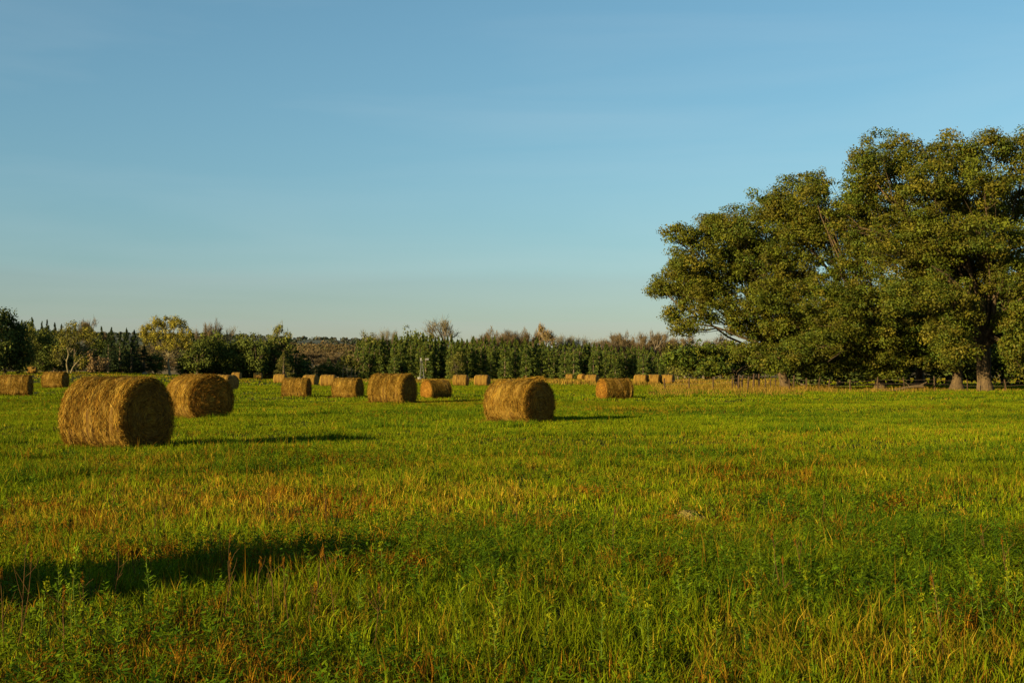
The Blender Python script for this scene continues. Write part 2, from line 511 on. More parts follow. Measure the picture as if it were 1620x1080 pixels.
def hill_sheet(name, d0, d1, prof, x0, x1, mat, seed):
    """a ridge between the distances d0 and d1 whose skyline follows prof (photo column -> photo row)"""
    xs = np.linspace(x0, x1, 160); ts = np.linspace(0, 1, 24)
    pc = np.array(prof, float)
    V = []
    dm = 0.5 * (d0 + d1)
    def H(x, t):
        px = 810 + x / dm * F
        top = np.interp(px, pc[:, 0], pc[:, 1])
        zt = CAM_H + (HOR - top) / F * dm
        return (zt + 3) * np.sin(np.clip(t, 0, 1) * math.pi) ** 0.8 - 3 + (fbm(x / 60, t * 9 + x * 0, seed, 3) - 0.5) * 5 * np.sin(t * math.pi)
    for t in ts:
        V.append(np.stack([xs, np.full_like(xs, d0 + (d1 - d0) * t), H(xs, np.full_like(xs, t))], -1))
    V = np.concatenate(V); m = len(xs)
    i = np.arange(len(ts) - 1)[:, None] * m; j = np.arange(m - 1)[None]
    q = np.stack([i + j, i + j + 1, i + m + j + 1, i + m + j], -1).reshape(-1, 4)
    tag(obj_from(name, V, q, None, mat), kind='structure')
    return H


M_HILL = noisy('hill_cover', (0.055, 0.045, 0.022), (0.13, 0.095, 0.045), 0.05, 0.95, (1, 1, 1), 0)
M_RIDGE = noisy('ridge_cover', (0.035, 0.045, 0.03), (0.07, 0.07, 0.045), 0.03, 0.95, (1, 1, 1), 0)


def hill_wood(name, d0, d1, H, x0, x1, n, pal, seed, size, label, hgt):
    rs = np.random.RandomState(seed)
    x = rs.uniform(x0, x1, n); t = rs.uniform(0.08, 0.62, n)
    y = d0 + (d1 - d0) * t
    z = H(x, t) + hgt * 0.4
    C = np.stack([x, y, z], -1)
    V, q, lc = leaf_cloud(C, rs.uniform(0.5, 1.1, n) * hgt * 0.75, 34, size, rs, pal, flat=0.85)
    o = obj_from(name, V, q, None, M_FAR, None, col=lc, smooth=False)
    tag(o, label, 'wood', None, 'stuff')


Hr = hill_sheet('ridge_hill', 1500, 2300, [(-600, 520), (0, 524), (200, 530), (300, 533), (390, 535), (450, 536), (490, 536), (540, 539), (620, 541), (700, 544), (900, 552), (1100, 556), (2200, 558)], -1500, 1700, M_RIDGE, 3)
hill_wood('ridge_wood', 1500, 2300, Hr, -1300, 900, 2600, [(0.030, 0.040, 0.026), (0.045, 0.05, 0.032), (0.06, 0.055, 0.04)], 4, 3.2, 'dark wooded ridge along the skyline beyond the brown hillside', 5)
Hb = hill_sheet('brown_hill', 560, 900, [(-600, 562), (100, 560), (300, 562), (440, 558), (500, 556), (560, 558), (640, 562), (760, 566), (1000, 570), (2200, 572)], -620, 620, M_HILL, 5)
hill_wood('hillside_wood', 560, 900, Hb, -480, 330, 6500, [(0.085, 0.056, 0.025), (0.07, 0.052, 0.022), (0.095, 0.064, 0.028), (0.055, 0.05, 0.018)], 6, 1.1, 'brown late-season scrub and trees covering the distant hillside', 6)


# ------------------------------------------------------------------ hay bales
BALE_R, BALE_L = 0.80, 1.85


def section(t, k=1.0):
    c, s = np.cos(t), np.sin(t)
    y = np.where(s < 0, np.sign(c) * np.abs(c) ** 0.62 * 1.05, c * 1.05)
    z = np.where(s < 0, -0.86 * np.abs(s) ** 0.8, s * 1.02)
    return y * BALE_R * k, z * BALE_R * k + BALE_R * 0.86


def make_bale(seed, fine):
    rs = np.random.RandomState(seed)
    nA, nL = (110, 64) if fine else (44, 20)
    r = root('hay_bale', (0, 0, -60), 0, 'rolled hay bale', 'hay bale')
    th = np.linspace(0, 2 * math.pi, nA, endpoint=False)
    xs = np.linspace(-BALE_L / 2, BALE_L / 2, nL)
    X, T = np.meshgrid(xs, th, indexing='ij')
    e = np.clip((BALE_L / 2 - np.abs(X)) / 0.14, 0, 1)
    k = 1 - 0.10 * (1 - e) ** 2
    k = k + (fbm(X * 5 + 20, T * 3.0, seed, 3) - 0.5) * 0.075 + (vnoise(X * 9 + 50, T * 0.5, seed + 3) - 0.5) * 0.08
    k = k + (vnoise(X * 26 + 5, T * 9, seed + 4) - 0.5) * 0.05 + (fbm(X * 2.2 + 3, T * 1.6, seed + 6, 2) - 0.5) * 0.08
    k[:, -1] = k[:, -1]
    seam = np.abs(((T / (2 * math.pi)) % 1.0) - 0.0)
    Y, Z = section(T, 1.0)
    zc = BALE_R * 0.86
    Y = Y * k; Z = zc + (Z - zc) * k
    Z = np.maximum(Z, 0.0)
    V = np.stack([X, Y, Z], -1).reshape(-1, 3)
    i = np.arange(nL - 1)[:, None] * nA; j = np.arange(nA)[None]
    q = np.stack([i + j, i + nA + j, i + nA + (j + 1) % nA, i + (j + 1) % nA], -1).reshape(-1, 4)
    uv = np.stack([X + seed * 3.7, np.abs(T - math.pi) * BALE_R], -1).reshape(-1, 2)
    obj_from('rolled_side', V, q, None, M_HAY, r, uv=uv)
    G = V.reshape(nL, nA, 3)
    for sgn, li in ((-1, 0), (1, nL - 1)):
        edge = G[li]
        nr = 16 if fine else 6
        fr = np.linspace(1, 0.03, nr)
        cen = np.array([edge[0, 0], 0, zc])
        ring = cen + (edge - cen)[None] * fr[:, None, None]
        A = np.broadcast_to(th[None], (nr, nA)); Rr = np.broadcast_to(fr[:, None], (nr, nA))
        spiral = vnoise(Rr * 16 + A / (2 * math.pi) * 2.0 + seed, A * 1.3, seed + 8)
        dx = sgn * (0.05 * (1 - Rr ** 3) + (spiral - 0.5) * 0.06 * (Rr < 0.99) + (fbm(Rr * np.cos(A) * 5 + 9, Rr * np.sin(A) * 5 + 9, seed, 2) - 0.5) * 0.09 * (Rr < 0.99))
        ring = ring.copy(); ring[..., 0] += dx
        Vf = ring.reshape(-1, 3)
        i = np.arange(nr - 1)[:, None] * nA; j = np.arange(nA)[None]
        qf = np.stack([i + j, i + (j + 1) % nA, i + nA + (j + 1) % nA, i + nA + j], -1).reshape(-1, 4)
        if sgn < 0: qf = qf[:, ::-1]
        base = (nr - 1) * nA
        Vf = np.vstack([Vf, ring[-1].mean(0)[None]])
        tri = np.stack([base + np.arange(nA), base + (np.arange(nA) + 1) % nA, np.full(nA, len(Vf) - 1)], -1)
        if sgn < 0: tri = tri[:, ::-1]
        uvf = np.stack([Rr * BALE_R + seed, np.abs(A - math.pi) * BALE_R * Rr], -1).reshape(-1, 2)
        uvf = np.vstack([uvf, uvf[-1:]])
        obj_from('end_face', Vf, qf, tri, M_HAYEND, r, uv=uvf)
    if not fine:
        return r
    # loose straws lying on and sticking out of the roll
    pal = np.array([(0.62, 0.40, 0.11), (0.50, 0.29, 0.07), (0.36, 0.19, 0.045), (0.70, 0.50, 0.18), (0.24, 0.12, 0.035)])
    n = 12000
    x = rs.uniform(-BALE_L / 2, BALE_L / 2, n); t = rs.uniform(-0.25, math.pi + 0.25, n)
    low = rs.uniform(size=n) < 0.3; t[low] = rs.uniform(0, 2 * math.pi, low.sum())
    def P(x, t, k):
        y, z = section(t, k); return np.stack([x, y, z], -1)
    kk = rs.uniform(0.985, 1.035, n)
    p0 = P(x, t, kk); p1 = P(x, t + 0.05, kk)
    tan = unit(p1 - p0); out = unit(p0 - np.stack([x, np.zeros(n), np.full(n, zc)], -1))
    U = unit(tan * rs.choice([-1, 1], n)[:, None] + np.stack([rs.normal(size=n) * 0.45, np.zeros(n), np.zeros(n)], -1) + out * rs.uniform(-0.05, 0.7, n)[:, None] * (rs.uniform(size=n) < 0.45)[:, None])
    W = unit(np.cross(U, out + rs.normal(size=(n, 3)) * 0.5))
    V1, q1 = diamonds(p0 + out * 0.006, U, W, rs.uniform(0.08, 0.30, n), rs.uniform(0.006, 0.013, n))
    c1 = pal[rs.randint(0, 5, n)] * rs.uniform(0.35, 1.6, n)[:, None] * (0.55 + 0.9 * vnoise(x * 9 + seed, t * 0.4, seed + 5))[:, None]
    m = 6000
    sg = rs.choice([-1, 1], m); rr = np.sqrt(rs.uniform(0.01, 1.0, m)); a = rs.uniform(0, 2 * math.pi, m)
    y, z = section(a, 1.0)
    z = zc + (z - zc) * rr; y = y * rr
    c = np.stack([sg * (BALE_L / 2 + 0.05 * (1 - rr ** 3) + rs.uniform(-0.01, 0.06, m)), y, np.maximum(z, 0.03)], -1)
    tg = np.stack([np.zeros(m), -np.sin(a), np.cos(a)], -1)
    U = unit(tg + rs.normal(size=(m, 3)) * np.array([0.35, 0.5, 0.5]) + np.array([0, 0, -0.25]))
    W = unit(np.cross(U, np.stack([sg, rs.normal(size=m) * .4, rs.normal(size=m) * .4], -1)))
    V2, q2 = diamonds(c, U, W, rs.uniform(0.08, 0.25, m), rs.uniform(0.005, 0.010, m))
    c2 = pal[rs.randint(0, 5, m)] * rs.uniform(0.2, 2.0, m)[:, None] * np.array([1.1, 0.9, 0.75])
    # wisps hanging over the rims
    w_ = 2200
    sg = rs.choice([-1, 1], w_); a = rs.uniform(0, 2 * math.pi, w_)
    y, z = section(a, rs.uniform(0.93, 1.02, w_))
    c = np.stack([sg * (BALE_L / 2 + rs.uniform(-0.06, 0.05, w_)), y, np.maximum(z, 0.02)], -1)
    U = unit(np.stack([sg * 0.7, y, z - zc], -1) + rs.normal(size=(w_, 3)) * 0.8)
    W = unit(np.cross(U, rs.normal(size=(w_, 3))))
    V3, q3 = diamonds(c, U, W, rs.uniform(0.08, 0.26, w_), 0.010)
    c3 = pal[rs.randint(0, 4, w_)]
    # hay spilled on the grass round the foot of the roll
    g = 1100
    a = rs.uniform(0, 2 * math.pi, g); rr = 1.0 + np.abs(rs.normal(size=g)) * 0.16
    c = np.stack([np.clip(np.cos(a) * 1.6, -1, 1) * (BALE_L / 2) * rr, np.clip(np.sin(a) * 1.6, -1, 1) * BALE_R * 0.95 * rr, rs.uniform(0.02, 0.13, g)], -1)
    U = unit(rs.normal(size=(g, 3)) * np.array([1, 1, 0.4])); W = unit(np.cross(U, rs.normal(size=(g, 3)) * .4 + np.array([0, 0, 1])))
    V4, q4 = diamonds(c, U, W, rs.uniform(0.08, 0.26, g), 0.010)
    c4 = pal[rs.randint(0, 5, g)]
    V = np.vstack([V1, V2, V3, V4]); q = np.vstack([q1, q2 + len(V1), q3 + len(V1) + len(V2), q4 + len(V1) + len(V2) + len(V3)])
    cc = np.repeat(np.vstack([c1, c2, c3, c4]), 4, 0)
    o = obj_from('loose_straw', V, q, None, M_STRAW, r, col=cc, smooth=False)
    o['kind'] = 'stuff'
    return r


fine_bales = [make_bale(s, True) for s in (11, 23, 37)]
far_bales = [make_bale(s, False) for s in (41, 53)]
BALE_SHADE = []          # footprints, for the grass


def bale(kind, x0, x1, top, bot, side, s, label, near=False, group='round hay bales left in the mown meadow', stretch=1.0):
    """side: +1 the end face shows at the photo's right edge of the bale, -1 at the left; s: how squarely that end faces the camera"""
    h = bot - top
    cx = 0.5 * (x0 + x1)
    if near:
        _, d = on_ground(cx, bot)
        d += 0.75
    else:
        d = 1.5 * F / h
    x = px_x(cx, d)
    sc = (h / F * (d - (0.75 if near else 0))) / (BALE_R * 1.88)
    toc = np.array([-x, -d]); toc /= np.linalg.norm(toc)
    right = np.array([-toc[1], toc[0]])
    n = s * toc + side * math.sqrt(1 - s * s) * right
    rz = math.atan2(n[1], n[0])
    z = gz(x, d) - 0.05
    if near:
        zmax = max(gz(x + a, d + b) for a in (-.7, 0, .7) for b in (-.7, 0, .7))
        z = 0.5 * (z + zmax) - 0.03
    src = kind
    scl = (sc * stretch, sc, sc)
    if src.name not in PLACED:
        PLACED.add(src.name)
        src.location = (x, d, z); src.rotation_euler = (0, 0, rz); src.scale = scl
        src['label'] = label; src['group'] = group
        o = src
    else:
        o = copy_thing(src, (x, d, z), rz, label, group, scl)
    BALE_SHADE.append((x, d))
    return o


A, B_, C_ = fine_bales
D_, E_ = far_bales
bale(A, 97, 276, 594, 708, 1, 0.66, 'largest hay bale, shaggy roll with its dark end turned out of the sun', True, stretch=0.87)
bale(B_, 265, 365, 591, 661, 1, 0.90, 'hay bale half hidden behind the largest bale, spiral end half lit', True)
bale(C_, 769, 875, 601, 669, 1, 0.66, 'hay bale standing alone with a loose tuft of hay on top', True)
bale(A, 585, 657, 590, 638, 1, 0.48, 'hay bale below the windmill, dark end and a peaked straw top', True)
bale(B_, 450, 489, 597, 628, 1, 0.28, 'hay bale with a thin dark end in front of the olive bushy cedar', True)
bale(C_, 530, 571, 597, 629, 1, 0.40, 'hay bale with a dark end in front of the pale-stemmed aspens', True)
bale(D_, 507, 533, 599, 618, 1, 0.32, 'small hay bale just behind the bale in front of the aspens')
bale(E_, 480, 503, 598, 615, 1, 0.45, 'small hay bale close behind the bale before the olive cedar')
bale(D_, 341, 364, 601, 626, 1, 0.55, 'hay bale whose dark end peeks out behind the half lit spiral bale')
bale(E_, 347, 371, 600, 624, 1, 0.6, 'second dark-ended bale tucked behind the half lit spiral bale')
bale(B_, 663, 717, 600, 630, -1, 0.55, 'banded hay bale whose sunlit end faces the bale below the windmill', True)
bale(E_, 716, 742, 603, 621, 1, 0.25, 'small bale next to the banded bale, towards the lone tufted bale')
bale(D_, 750, 776, 597, 615, 1, 0.35, 'small bale showing just behind the flank of the lone tufted bale')
bale(A, 942, 1003, 598, 631, -1, 0.50, 'banded hay bale with a sunlit end before the tan tall grass', True, stretch=1.15)
bale(D_, 1003, 1025, 600, 616, 1, 0.3, 'small bale touching the far flank of the banded bale by the tall grass')
bale(E_, 1024, 1046, 602, 618, 1, 0.35, 'middle one of three small bales in a line beside the tan tall grass')
bale(D_, 1045, 1067, 602, 618, 1, 0.3, 'last of three small bales in a line, at the tan tall grass edge')
bale(C_, 5, 47, 592, 626, 1, 0.25, 'hay bale with a sliver of dark end below the shady wood corner', True)
bale(E_, -14, 8, 592, 615, 1, 0.3, 'hay bale cut by the picture edge below the shady wood corner')
bale(C_, 72, 104, 588, 614, 1, 0.42, 'hay bale with a dark arched end below the pale forked willow', True)
bale(D_, 44, 59, 591, 602, 1, 0.3, 'tiny far bale between the two bales below the shady wood')
bale(E_, 366, 383, 594, 605, 1, 0.35, 'tiny far bale just past the two dark-ended bales')
bale(D_, 398, 419, 598, 608, 1, 0.2, 'tiny pale bale in the gap before the hedge of evergreens')
bale(E_, 418, 432, 590, 599, 1, 0.3, 'tiny far bale against the foot of the evergreens near the olive cedar')
bale(D_, 435, 453, 588, 603, 1, 0.4, 'far bale right at the foot of the olive bushy cedar')
bale(E_, 735, 745, 594, 600, 1, 0.3, 'tiny far bale at the evergreens behind the small bale beside the banded one')
bale(D_, 812, 824, 594, 601, 1, 0.3, 'tiny far bale straight behind the lone tufted bale')
bale(E_, 893, 909, 598, 607, 1, 0.2, 'tiny yellow bale out in the meadow past the lone tufted bale')
bale(D_, 912, 929, 597, 607, 1, 0.8, 'tiny bale with its dark end squarely turned, past the yellow one')
bale(E_, 926, 946, 599, 614, 1, 0.3, 'bale half hidden behind the banded bale by the tall grass')
bale(D_, 949, 961, 593, 601, 1, 0.3, 'tiny far bale seen over the top of the banded bale by the tall grass')
bale(E_, 1076, 1087, 594, 601, 1, 0.3, 'tiny far bale below the overhanging branch end of the big trees')
bale(D_, 1113, 1131, 597, 607, 1, 0.5, 'far bale standing behind the tan grass near the first fence posts')
bale(E_, 600, 613, 594, 601, 1, 0.3, 'tiny far bale behind the bale below the windmill')
for k, (a, b, t, bt, lab) in enumerate([
        (687, 702, 596, 602, 'tiny bale by the evergreens over the top of the banded bale with the sunlit end'),
        (705, 716, 596, 601, 'tiny bale by the evergreens between the windmill and the lone tufted bale'),
        (778, 789, 595.5, 601, 'tiny bale half hidden by the crown of the lone tufted bale'),
        (797, 807, 595, 600.5, 'tiny bale in the row behind the lone tufted bale, beside its tuft'),
        (1003, 1013, 595, 601, 'tiny bale directly behind the first of the three small bales in a line'),
        (1034, 1045, 596, 602, 'tiny bale directly behind the middle one of the three small bales'),
        (1095, 1104, 596, 602, 'tiny bale on its own between the bale below the branch end and the fence'),
        (1141, 1152, 597, 603, 'tiny bale behind the tan grass close to the braced fence posts')]):
    bale((D_, E_)[k % 2], a, b, t, bt, 1, 0.3 + 0.08 * (k % 3), lab)
bale(D_, 975, 987, 594, 601, 1, 0.3, 'tiny far bale beyond the three small bales in a line')
# the bale just outside the frame whose long shadow falls across the meadow
tag(copy_thing(C_, (-5.8, 8.3, gz(-5.8, 8.3) - 0.03), math.radians(39), 'hay bale outside the frame casting the long shadow over the front grass', 'round hay bales left in the mown meadow', 0.95))

# loose tuft on the lone bale
def hay_tuft():
    rs = np.random.RandomState(3)
    x, d = on_ground(822, 669); d += 0.75
    lx, lz = px_x(845, d - 0.1), px_z(601, d - 0.1)
    n = 520
    a = rs.uniform(0, 2 * math.pi, n)
    c = np.stack([rs.normal(size=n) * 0.22, rs.normal(size=n) * 0.14, np.abs(rs.normal(size=n)) * 0.06], -1)
    U = unit(np.stack([np.cos(a), np.sin(a) * 0.7, rs.uniform(-0.3, 0.5, n)], -1)); W = unit(np.cross(U, rs.normal(size=(n, 3))))
    V, q = diamonds(c, U, W, rs.uniform(0.10, 0.32, n), 0.016)
    pal = np.array([(0.62, 0.42, 0.12), (0.5, 0.3, 0.07), (0.35, 0.19, 0.05)])
    o = obj_from('hay_tuft', V, q, None, M_STRAW, None, col=np.repeat(pal[rs.randint(0, 3, n)], 4, 0), smooth=False)
    o.location = (lx, d, lz - 0.03)
    tag(o, 'loose tuft of hay lying on top of the lone bale', 'hay tuft')
hay_tuft()


# ------------------------------------------------------------------ grass
PAL_LUSH = np.array([(0.098, 0.132, 0.007), (0.115, 0.142, 0.007), (0.080, 0.120, 0.008), (0.138, 0.155, 0.009)])
PAL_DEEP = np.array([(0.034, 0.070, 0.009), (0.046, 0.084, 0.008), (0.060, 0.096, 0.008)])  # deep green grass, darkened so the far streak reads as shadow
PAL_DRY = np.array([(0.24, 0.16, 0.022), (0.195, 0.122, 0.016), (0.28, 0.195, 0.04), (0.135, 0.082, 0.014), (0.16, 0.13, 0.015)])
PAL_RUST = np.array([(0.17, 0.075, 0.013), (0.11, 0.05, 0.012), (0.22, 0.105, 0.018)])

# (photo column, photo row, half width px, half height px, weight) of dry and of deep-green places in the meadow, one far streak being painted shadow
DRY = [(250, 815, 330, 45, .9), (60, 810, 160, 40, .6), (420, 800, 140, 40, .7), (760, 790, 160, 60, .45), (480, 975, 130, 35, .8), (760, 1010, 140, 30, .5), (1100, 830, 90, 45, .6),
       (1080, 760, 260, 16, .5), (1330, 745, 70, 10, .5), (1500, 770, 120, 20, .4), (1440, 1000, 160, 35, .6), (1250, 1010, 80, 30, .55), (200, 960, 240, 40, .35), (60, 1040, 120, 50, .7), (40, 960, 60, 50, .6),
       (1130, 652, 30, 6, .0), (990, 648, 90, 4, .8), (700, 636, 100, 5, .8), (880, 745, 90, 14, .45), (600, 640, 60, 5, .4), (840, 640, 90, 4, .5), (330, 1040, 90, 40, .5), (900, 920, 100, 35, .5),
       (1560, 690, 120, 10, .35), (170, 735, 150, 14, .35), (1250, 700, 180, 8, .3)]
DEEP_AND_SHADE = [(1480, 850, 180, 45, 1.3), (1150, 905, 190, 50, .9), (1400, 930, 200, 40, .8), (760, 880, 110, 35, .8), (680, 660, 240, 9, .8), (1150, 655, 320, 8, 1.1), (1430, 670, 200, 8, .5), (1300, 690, 120, 7, .4), (420, 745, 70, 12, .6),  # the widest far streak is long soft shadow, painted as darker grass
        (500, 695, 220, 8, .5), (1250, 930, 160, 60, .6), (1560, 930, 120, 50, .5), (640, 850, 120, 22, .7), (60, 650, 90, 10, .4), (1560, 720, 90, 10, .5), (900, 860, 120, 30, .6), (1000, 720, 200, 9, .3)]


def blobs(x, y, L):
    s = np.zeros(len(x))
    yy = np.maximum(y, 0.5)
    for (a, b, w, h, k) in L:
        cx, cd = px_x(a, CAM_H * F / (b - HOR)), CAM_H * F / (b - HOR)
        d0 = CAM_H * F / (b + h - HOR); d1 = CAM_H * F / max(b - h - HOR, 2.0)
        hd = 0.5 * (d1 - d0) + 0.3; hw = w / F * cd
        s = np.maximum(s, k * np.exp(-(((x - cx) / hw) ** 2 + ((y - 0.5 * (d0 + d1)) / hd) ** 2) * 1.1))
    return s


def meadow(x, y):
    """share of dry, of deep green (with the painted shadow streak) and of rusty blades at a place"""
    n1 = fbm(x / 2.6, y / 2.2, 21, 3); n2 = fbm(x / 1.1 + 7, y / 1.1, 33, 2); n3 = fbm(x / 14, y / 10, 44, 2)
    nearf = 1 - sstep(15, 34, y)
    dry = blobs(x, y, DRY) * (0.1 + 1.1 * n1) + nearf * 0.24 * sstep(0.55, 0.75, n1) + 0.05 * sstep(0.5, 0.75, n3)
    dry = dry + 0.75 * sstep(165, 260, y) * sstep(0.42, 0.6, n3) + 0.55 * sstep(300, 350, y)
    deep = blobs(x, y, DEEP_AND_SHADE) * (0.5 + 0.9 * n2) + nearf * 0.45 * sstep(0.45, 0.7, n2)
    rust = nearf * 0.6 * sstep(0.52, 0.74, n2) * (0.35 + n1) + 0.10 * sstep(0.64, 0.75, fbm(x / 5, y / 3, 47, 2))
    return np.clip(dry, 0, 0.95), np.clip(deep, 0, 0.95), np.clip(rust, 0, 0.6)


def scatter(d0, d1, dens, margin=2.0, spread=0.425):
    area = spread * (d1 * d1 - d0 * d0) + 2 * margin * (d1 - d0)
    n = int(area * dens)
    out_x = []; out_y = []; got = 0
    while got < n:
        y = R.uniform(d0, d1, n); w = spread * y + margin; wm = spread * d1 + margin
        keep = R.uniform(size=n) < w / wm
        y = y[keep]; x = R.uniform(-1, 1, len(y)) * (spread * y + margin)
        out_x.append(x); out_y.append(y); got += len(y)
    return np.concatenate(out_x)[:n], np.concatenate(out_y)[:n]


GV, GQ, GT, GC = [], [], [], []
gcount = 0


def blades(x, y, h, w, lean, cols, zoff=None):
    """bent three-level blades; x, y, h, w, lean per blade"""
    n = len(x)
    a = R.uniform(0, 2 * math.pi, n); b = R.uniform(0, 2 * math.pi, n)
    z = ground(x, y) - 0.02
    base = np.stack([x, y, z], -1)
    ld = np.stack([np.cos(a), np.sin(a)], -1) * (lean * h)[:, None]
    wv = np.stack([np.cos(b), np.sin(b), np.zeros(n)], -1) * (w * 0.5)[:, None]
    V = np.empty((n, 5, 3))
    mid = base.copy(); mid[:, :2] += ld * 0.33; mid[:, 2] += h * 0.58
    tip = base.copy(); tip[:, :2] += ld; tip[:, 2] += h * np.sqrt(np.maximum(0.1, 1 - 0.35 * lean * lean))
    V[:, 0] = base - wv; V[:, 1] = base + wv; V[:, 2] = mid - wv * 0.8; V[:, 3] = mid + wv * 0.8; V[:, 4] = tip
    k = np.arange(n) * 5
    q = np.stack([k, k + 1, k + 3, k + 2], -1); t = np.stack([k + 2, k + 3, k + 4], -1)
    return V.reshape(-1, 3), q, t, np.repeat(cols, 5, 0)


def grass_layer(d0, d1, dens, per, hmin, hmax, w, r, margin=2.0, spread=0.425, edge=None):
    tx, ty = scatter(d0, d1, dens, margin, spread)
    nt_ = len(tx)
    th = R.uniform(hmin, hmax, nt_) * (0.55 + 0.9 * fbm(tx / 1.6, ty / 1.6, 61, 2))
    dry, deep, rust = meadow(tx, ty)
    th = th * (1 + 0.25 * deep - 0.1 * dry)
    tuft = sstep(0.70, 0.82, vnoise(tx / 1.5, ty / 1.2, 63)) * sstep(12, 20, ty) * (1 - sstep(100, 130, ty))
    th = th * (1 + 0.8 * tuft)
    deep = np.maximum(deep, 0.8 * tuft)
    u = R.uniform(size=nt_)
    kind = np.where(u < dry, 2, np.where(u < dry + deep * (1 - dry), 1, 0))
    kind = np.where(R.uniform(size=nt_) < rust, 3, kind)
    ti = np.repeat(np.arange(nt_), per)
    n = len(ti)
    x = tx[ti] + R.normal(size=n) * r; y = ty[ti] + R.normal(size=n) * r
    k = kind[ti].copy()
    sw = R.uniform(size=n)
    k[sw < 0.04] = 2; k[sw > 0.90] = 0
    cols = np.empty((n, 3))
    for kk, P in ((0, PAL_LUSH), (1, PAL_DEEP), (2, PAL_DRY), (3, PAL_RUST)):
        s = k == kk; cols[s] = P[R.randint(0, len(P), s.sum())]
    va = 0.5 - 0.25 * sstep(18, 40, y)
    cols *= (1 + va * R.uniform(-1, 1, n))[:, None] * (0.78 + 0.44 * fbm(x / 20, y / 7, 75, 2))[:, None] * (0.62 + 0.5 * fbm(x / 5, y / 4, 71, 2) + 0.26 * vnoise(x / 0.7, y / 0.7, 73))[:, None]
    h = th[ti] * R.uniform(0.5, 1.2, n)
    lean = np.abs(R.normal(size=n)) * 0.6 + 0.1
    return blades(x, y, h, w * R.uniform(0.7, 1.4, n), np.minimum(lean, 1.4), cols)


def join(layers):
    off = 0; V = []; Q = []; T = []; C = []
    for v, q, t, c in layers:
        V.append(v); Q.append(q + off); T.append(t + off); C.append(c); off += len(v)
    return np.concatenate(V), np.concatenate(Q), np.concatenate(T), np.concatenate(C)


L = [grass_layer(4.6, 14, 130, 13, 0.07, 0.19, 0.006, 0.04),
     grass_layer(14, 25, 72, 12, 0.06, 0.155, 0.008, 0.055),
     grass_layer(25, 45, 42, 11, 0.06, 0.125, 0.011, 0.07),
     grass_layer(45, 75, 24, 11, 0.06, 0.13, 0.016, 0.09),
     grass_layer(75, 170, 3.4, 10, 0.09, 0.18, 0.032, 0.16),
     grass_layer(170, 400, 0.22, 9, 0.12, 0.26, 0.11, 0.5, spread=0.46)]
V, Q, T, Cc = join(L)
tag(obj_from('grass', V, Q, T, M_GRASS, None, col=Cc, smooth=True), 'short green and yellowing grass covering the whole mown meadow', 'grass', None, 'stuff')


# leafy weeds and thin dry stalks mixed into the front of the meadow
def leafy_stems(x, y, h, nleaf, ll, lw, cols, rs, droop=0.1):
    n = len(x)
    z = ground(x, y)
    li = np.repeat(np.arange(n), nleaf); m = len(li)
    t = rs.uniform(0.15, 1.0, m)
    lx = rs.normal(size=n) * 0.12; ly = rs.normal(size=n) * 0.12
    C = np.stack([x[li] + lx[li] * h[li] * t, y[li] + ly[li] * h[li] * t, z[li] + h[li] * t], -1)
    a = rs.uniform(0, 2 * math.pi, m)
    U = unit(np.stack([np.cos(a), np.sin(a), rs.uniform(-0.2, 0.9, m) - droop], -1))
    W = unit(np.cross(U, np.array([0, 0, 1.0]) + rs.normal(size=(m, 3)) * 0.3))
    Lf = ll * rs.uniform(0.6, 1.3, m) * (1.25 - 0.7 * t)
    V, q = diamonds(C + U * (Lf * 0.5)[:, None], U, W, Lf, lw * rs.uniform(0.7, 1.3, m))
    return V, q, np.repeat(cols[li] * rs.uniform(0.75, 1.3, m)[:, None], 4, 0)


def weeds_cover():
    rs = np.random.RandomState(91)
    Vs, Qs, Cs = [], [], []; off = 0
    for (d0, d1, dens, hh, ll, lw, nl) in ((4.6, 13, 58, 0.23, 0.07, 0.013, 26), (13, 26, 22, 0.20, 0.085, 0.018, 18)):
        x, y = scatter(d0, d1, dens)
        dry, deep, rust = meadow(x, y)
        keep = rs.uniform(size=len(x)) < np.clip(0.22 + 1.2 * deep - 0.8 * dry + 0.5 * (vnoise(x / 1.3, y / 1.3, 95) - 0.4), 0.04, 1)
        x, y = x[keep], y[keep]
        h = hh * rs.uniform(0.5, 1.35, len(x))
        base = np.array([(0.065, 0.115, 0.010), (0.045, 0.092, 0.012), (0.095, 0.138, 0.011), (0.072, 0.112, 0.009)])[rs.randint(0, 4, len(x))]
        V, q, c = leafy_stems(x, y, h, nl, ll, lw, base, rs)
        Vs.append(V); Qs.append(q + off); Cs.append(c); off += len(V)
    tag(obj_from('low_weeds', np.concatenate(Vs), np.concatenate(Qs), None, M_GRASS, None, col=np.concatenate(Cs), smooth=False),
        'low leafy green weeds growing thick among the front grass', 'weeds', None, 'stuff')


weeds_cover()


def dry_stalks():
    lay = []
    for (d0, d1, dens, h0, h1, w) in ((4.8, 12, 16, 0.2, 0.5, 0.0048), (12, 30, 7, 0.18, 0.4, 0.007), (30, 60, 0.9, 0.18, 0.36, 0.012)):
        x, y = scatter(d0, d1, dens)
        dry, deep, rust = meadow(x, y)
        keep = R.uniform(size=len(x)) < np.clip(0.15 + 1.2 * dry + 0.6 * (vnoise(x / 1.8, y / 1.8, 99) - 0.45), 0.03, 1)
        x, y = x[keep], y[keep]; n = len(x)
        P = np.concatenate([PAL_DRY, PAL_DRY, PAL_RUST])
        cols = P[R.randint(0, len(P), n)] * R.uniform(0.55, 1.05, n)[:, None]
        lay.append(blades(x, y, R.uniform(h0, h1, n), np.full(n, w), np.abs(R.normal(size=n)) * 0.25, cols))
    V, Q, T, C = join(lay)
    tag(obj_from('dry_stalks', V, Q, T, M_GRASS, None, col=C), 'thin dry straw-coloured stalks standing above the front grass', 'dry grass', None, 'stuff')


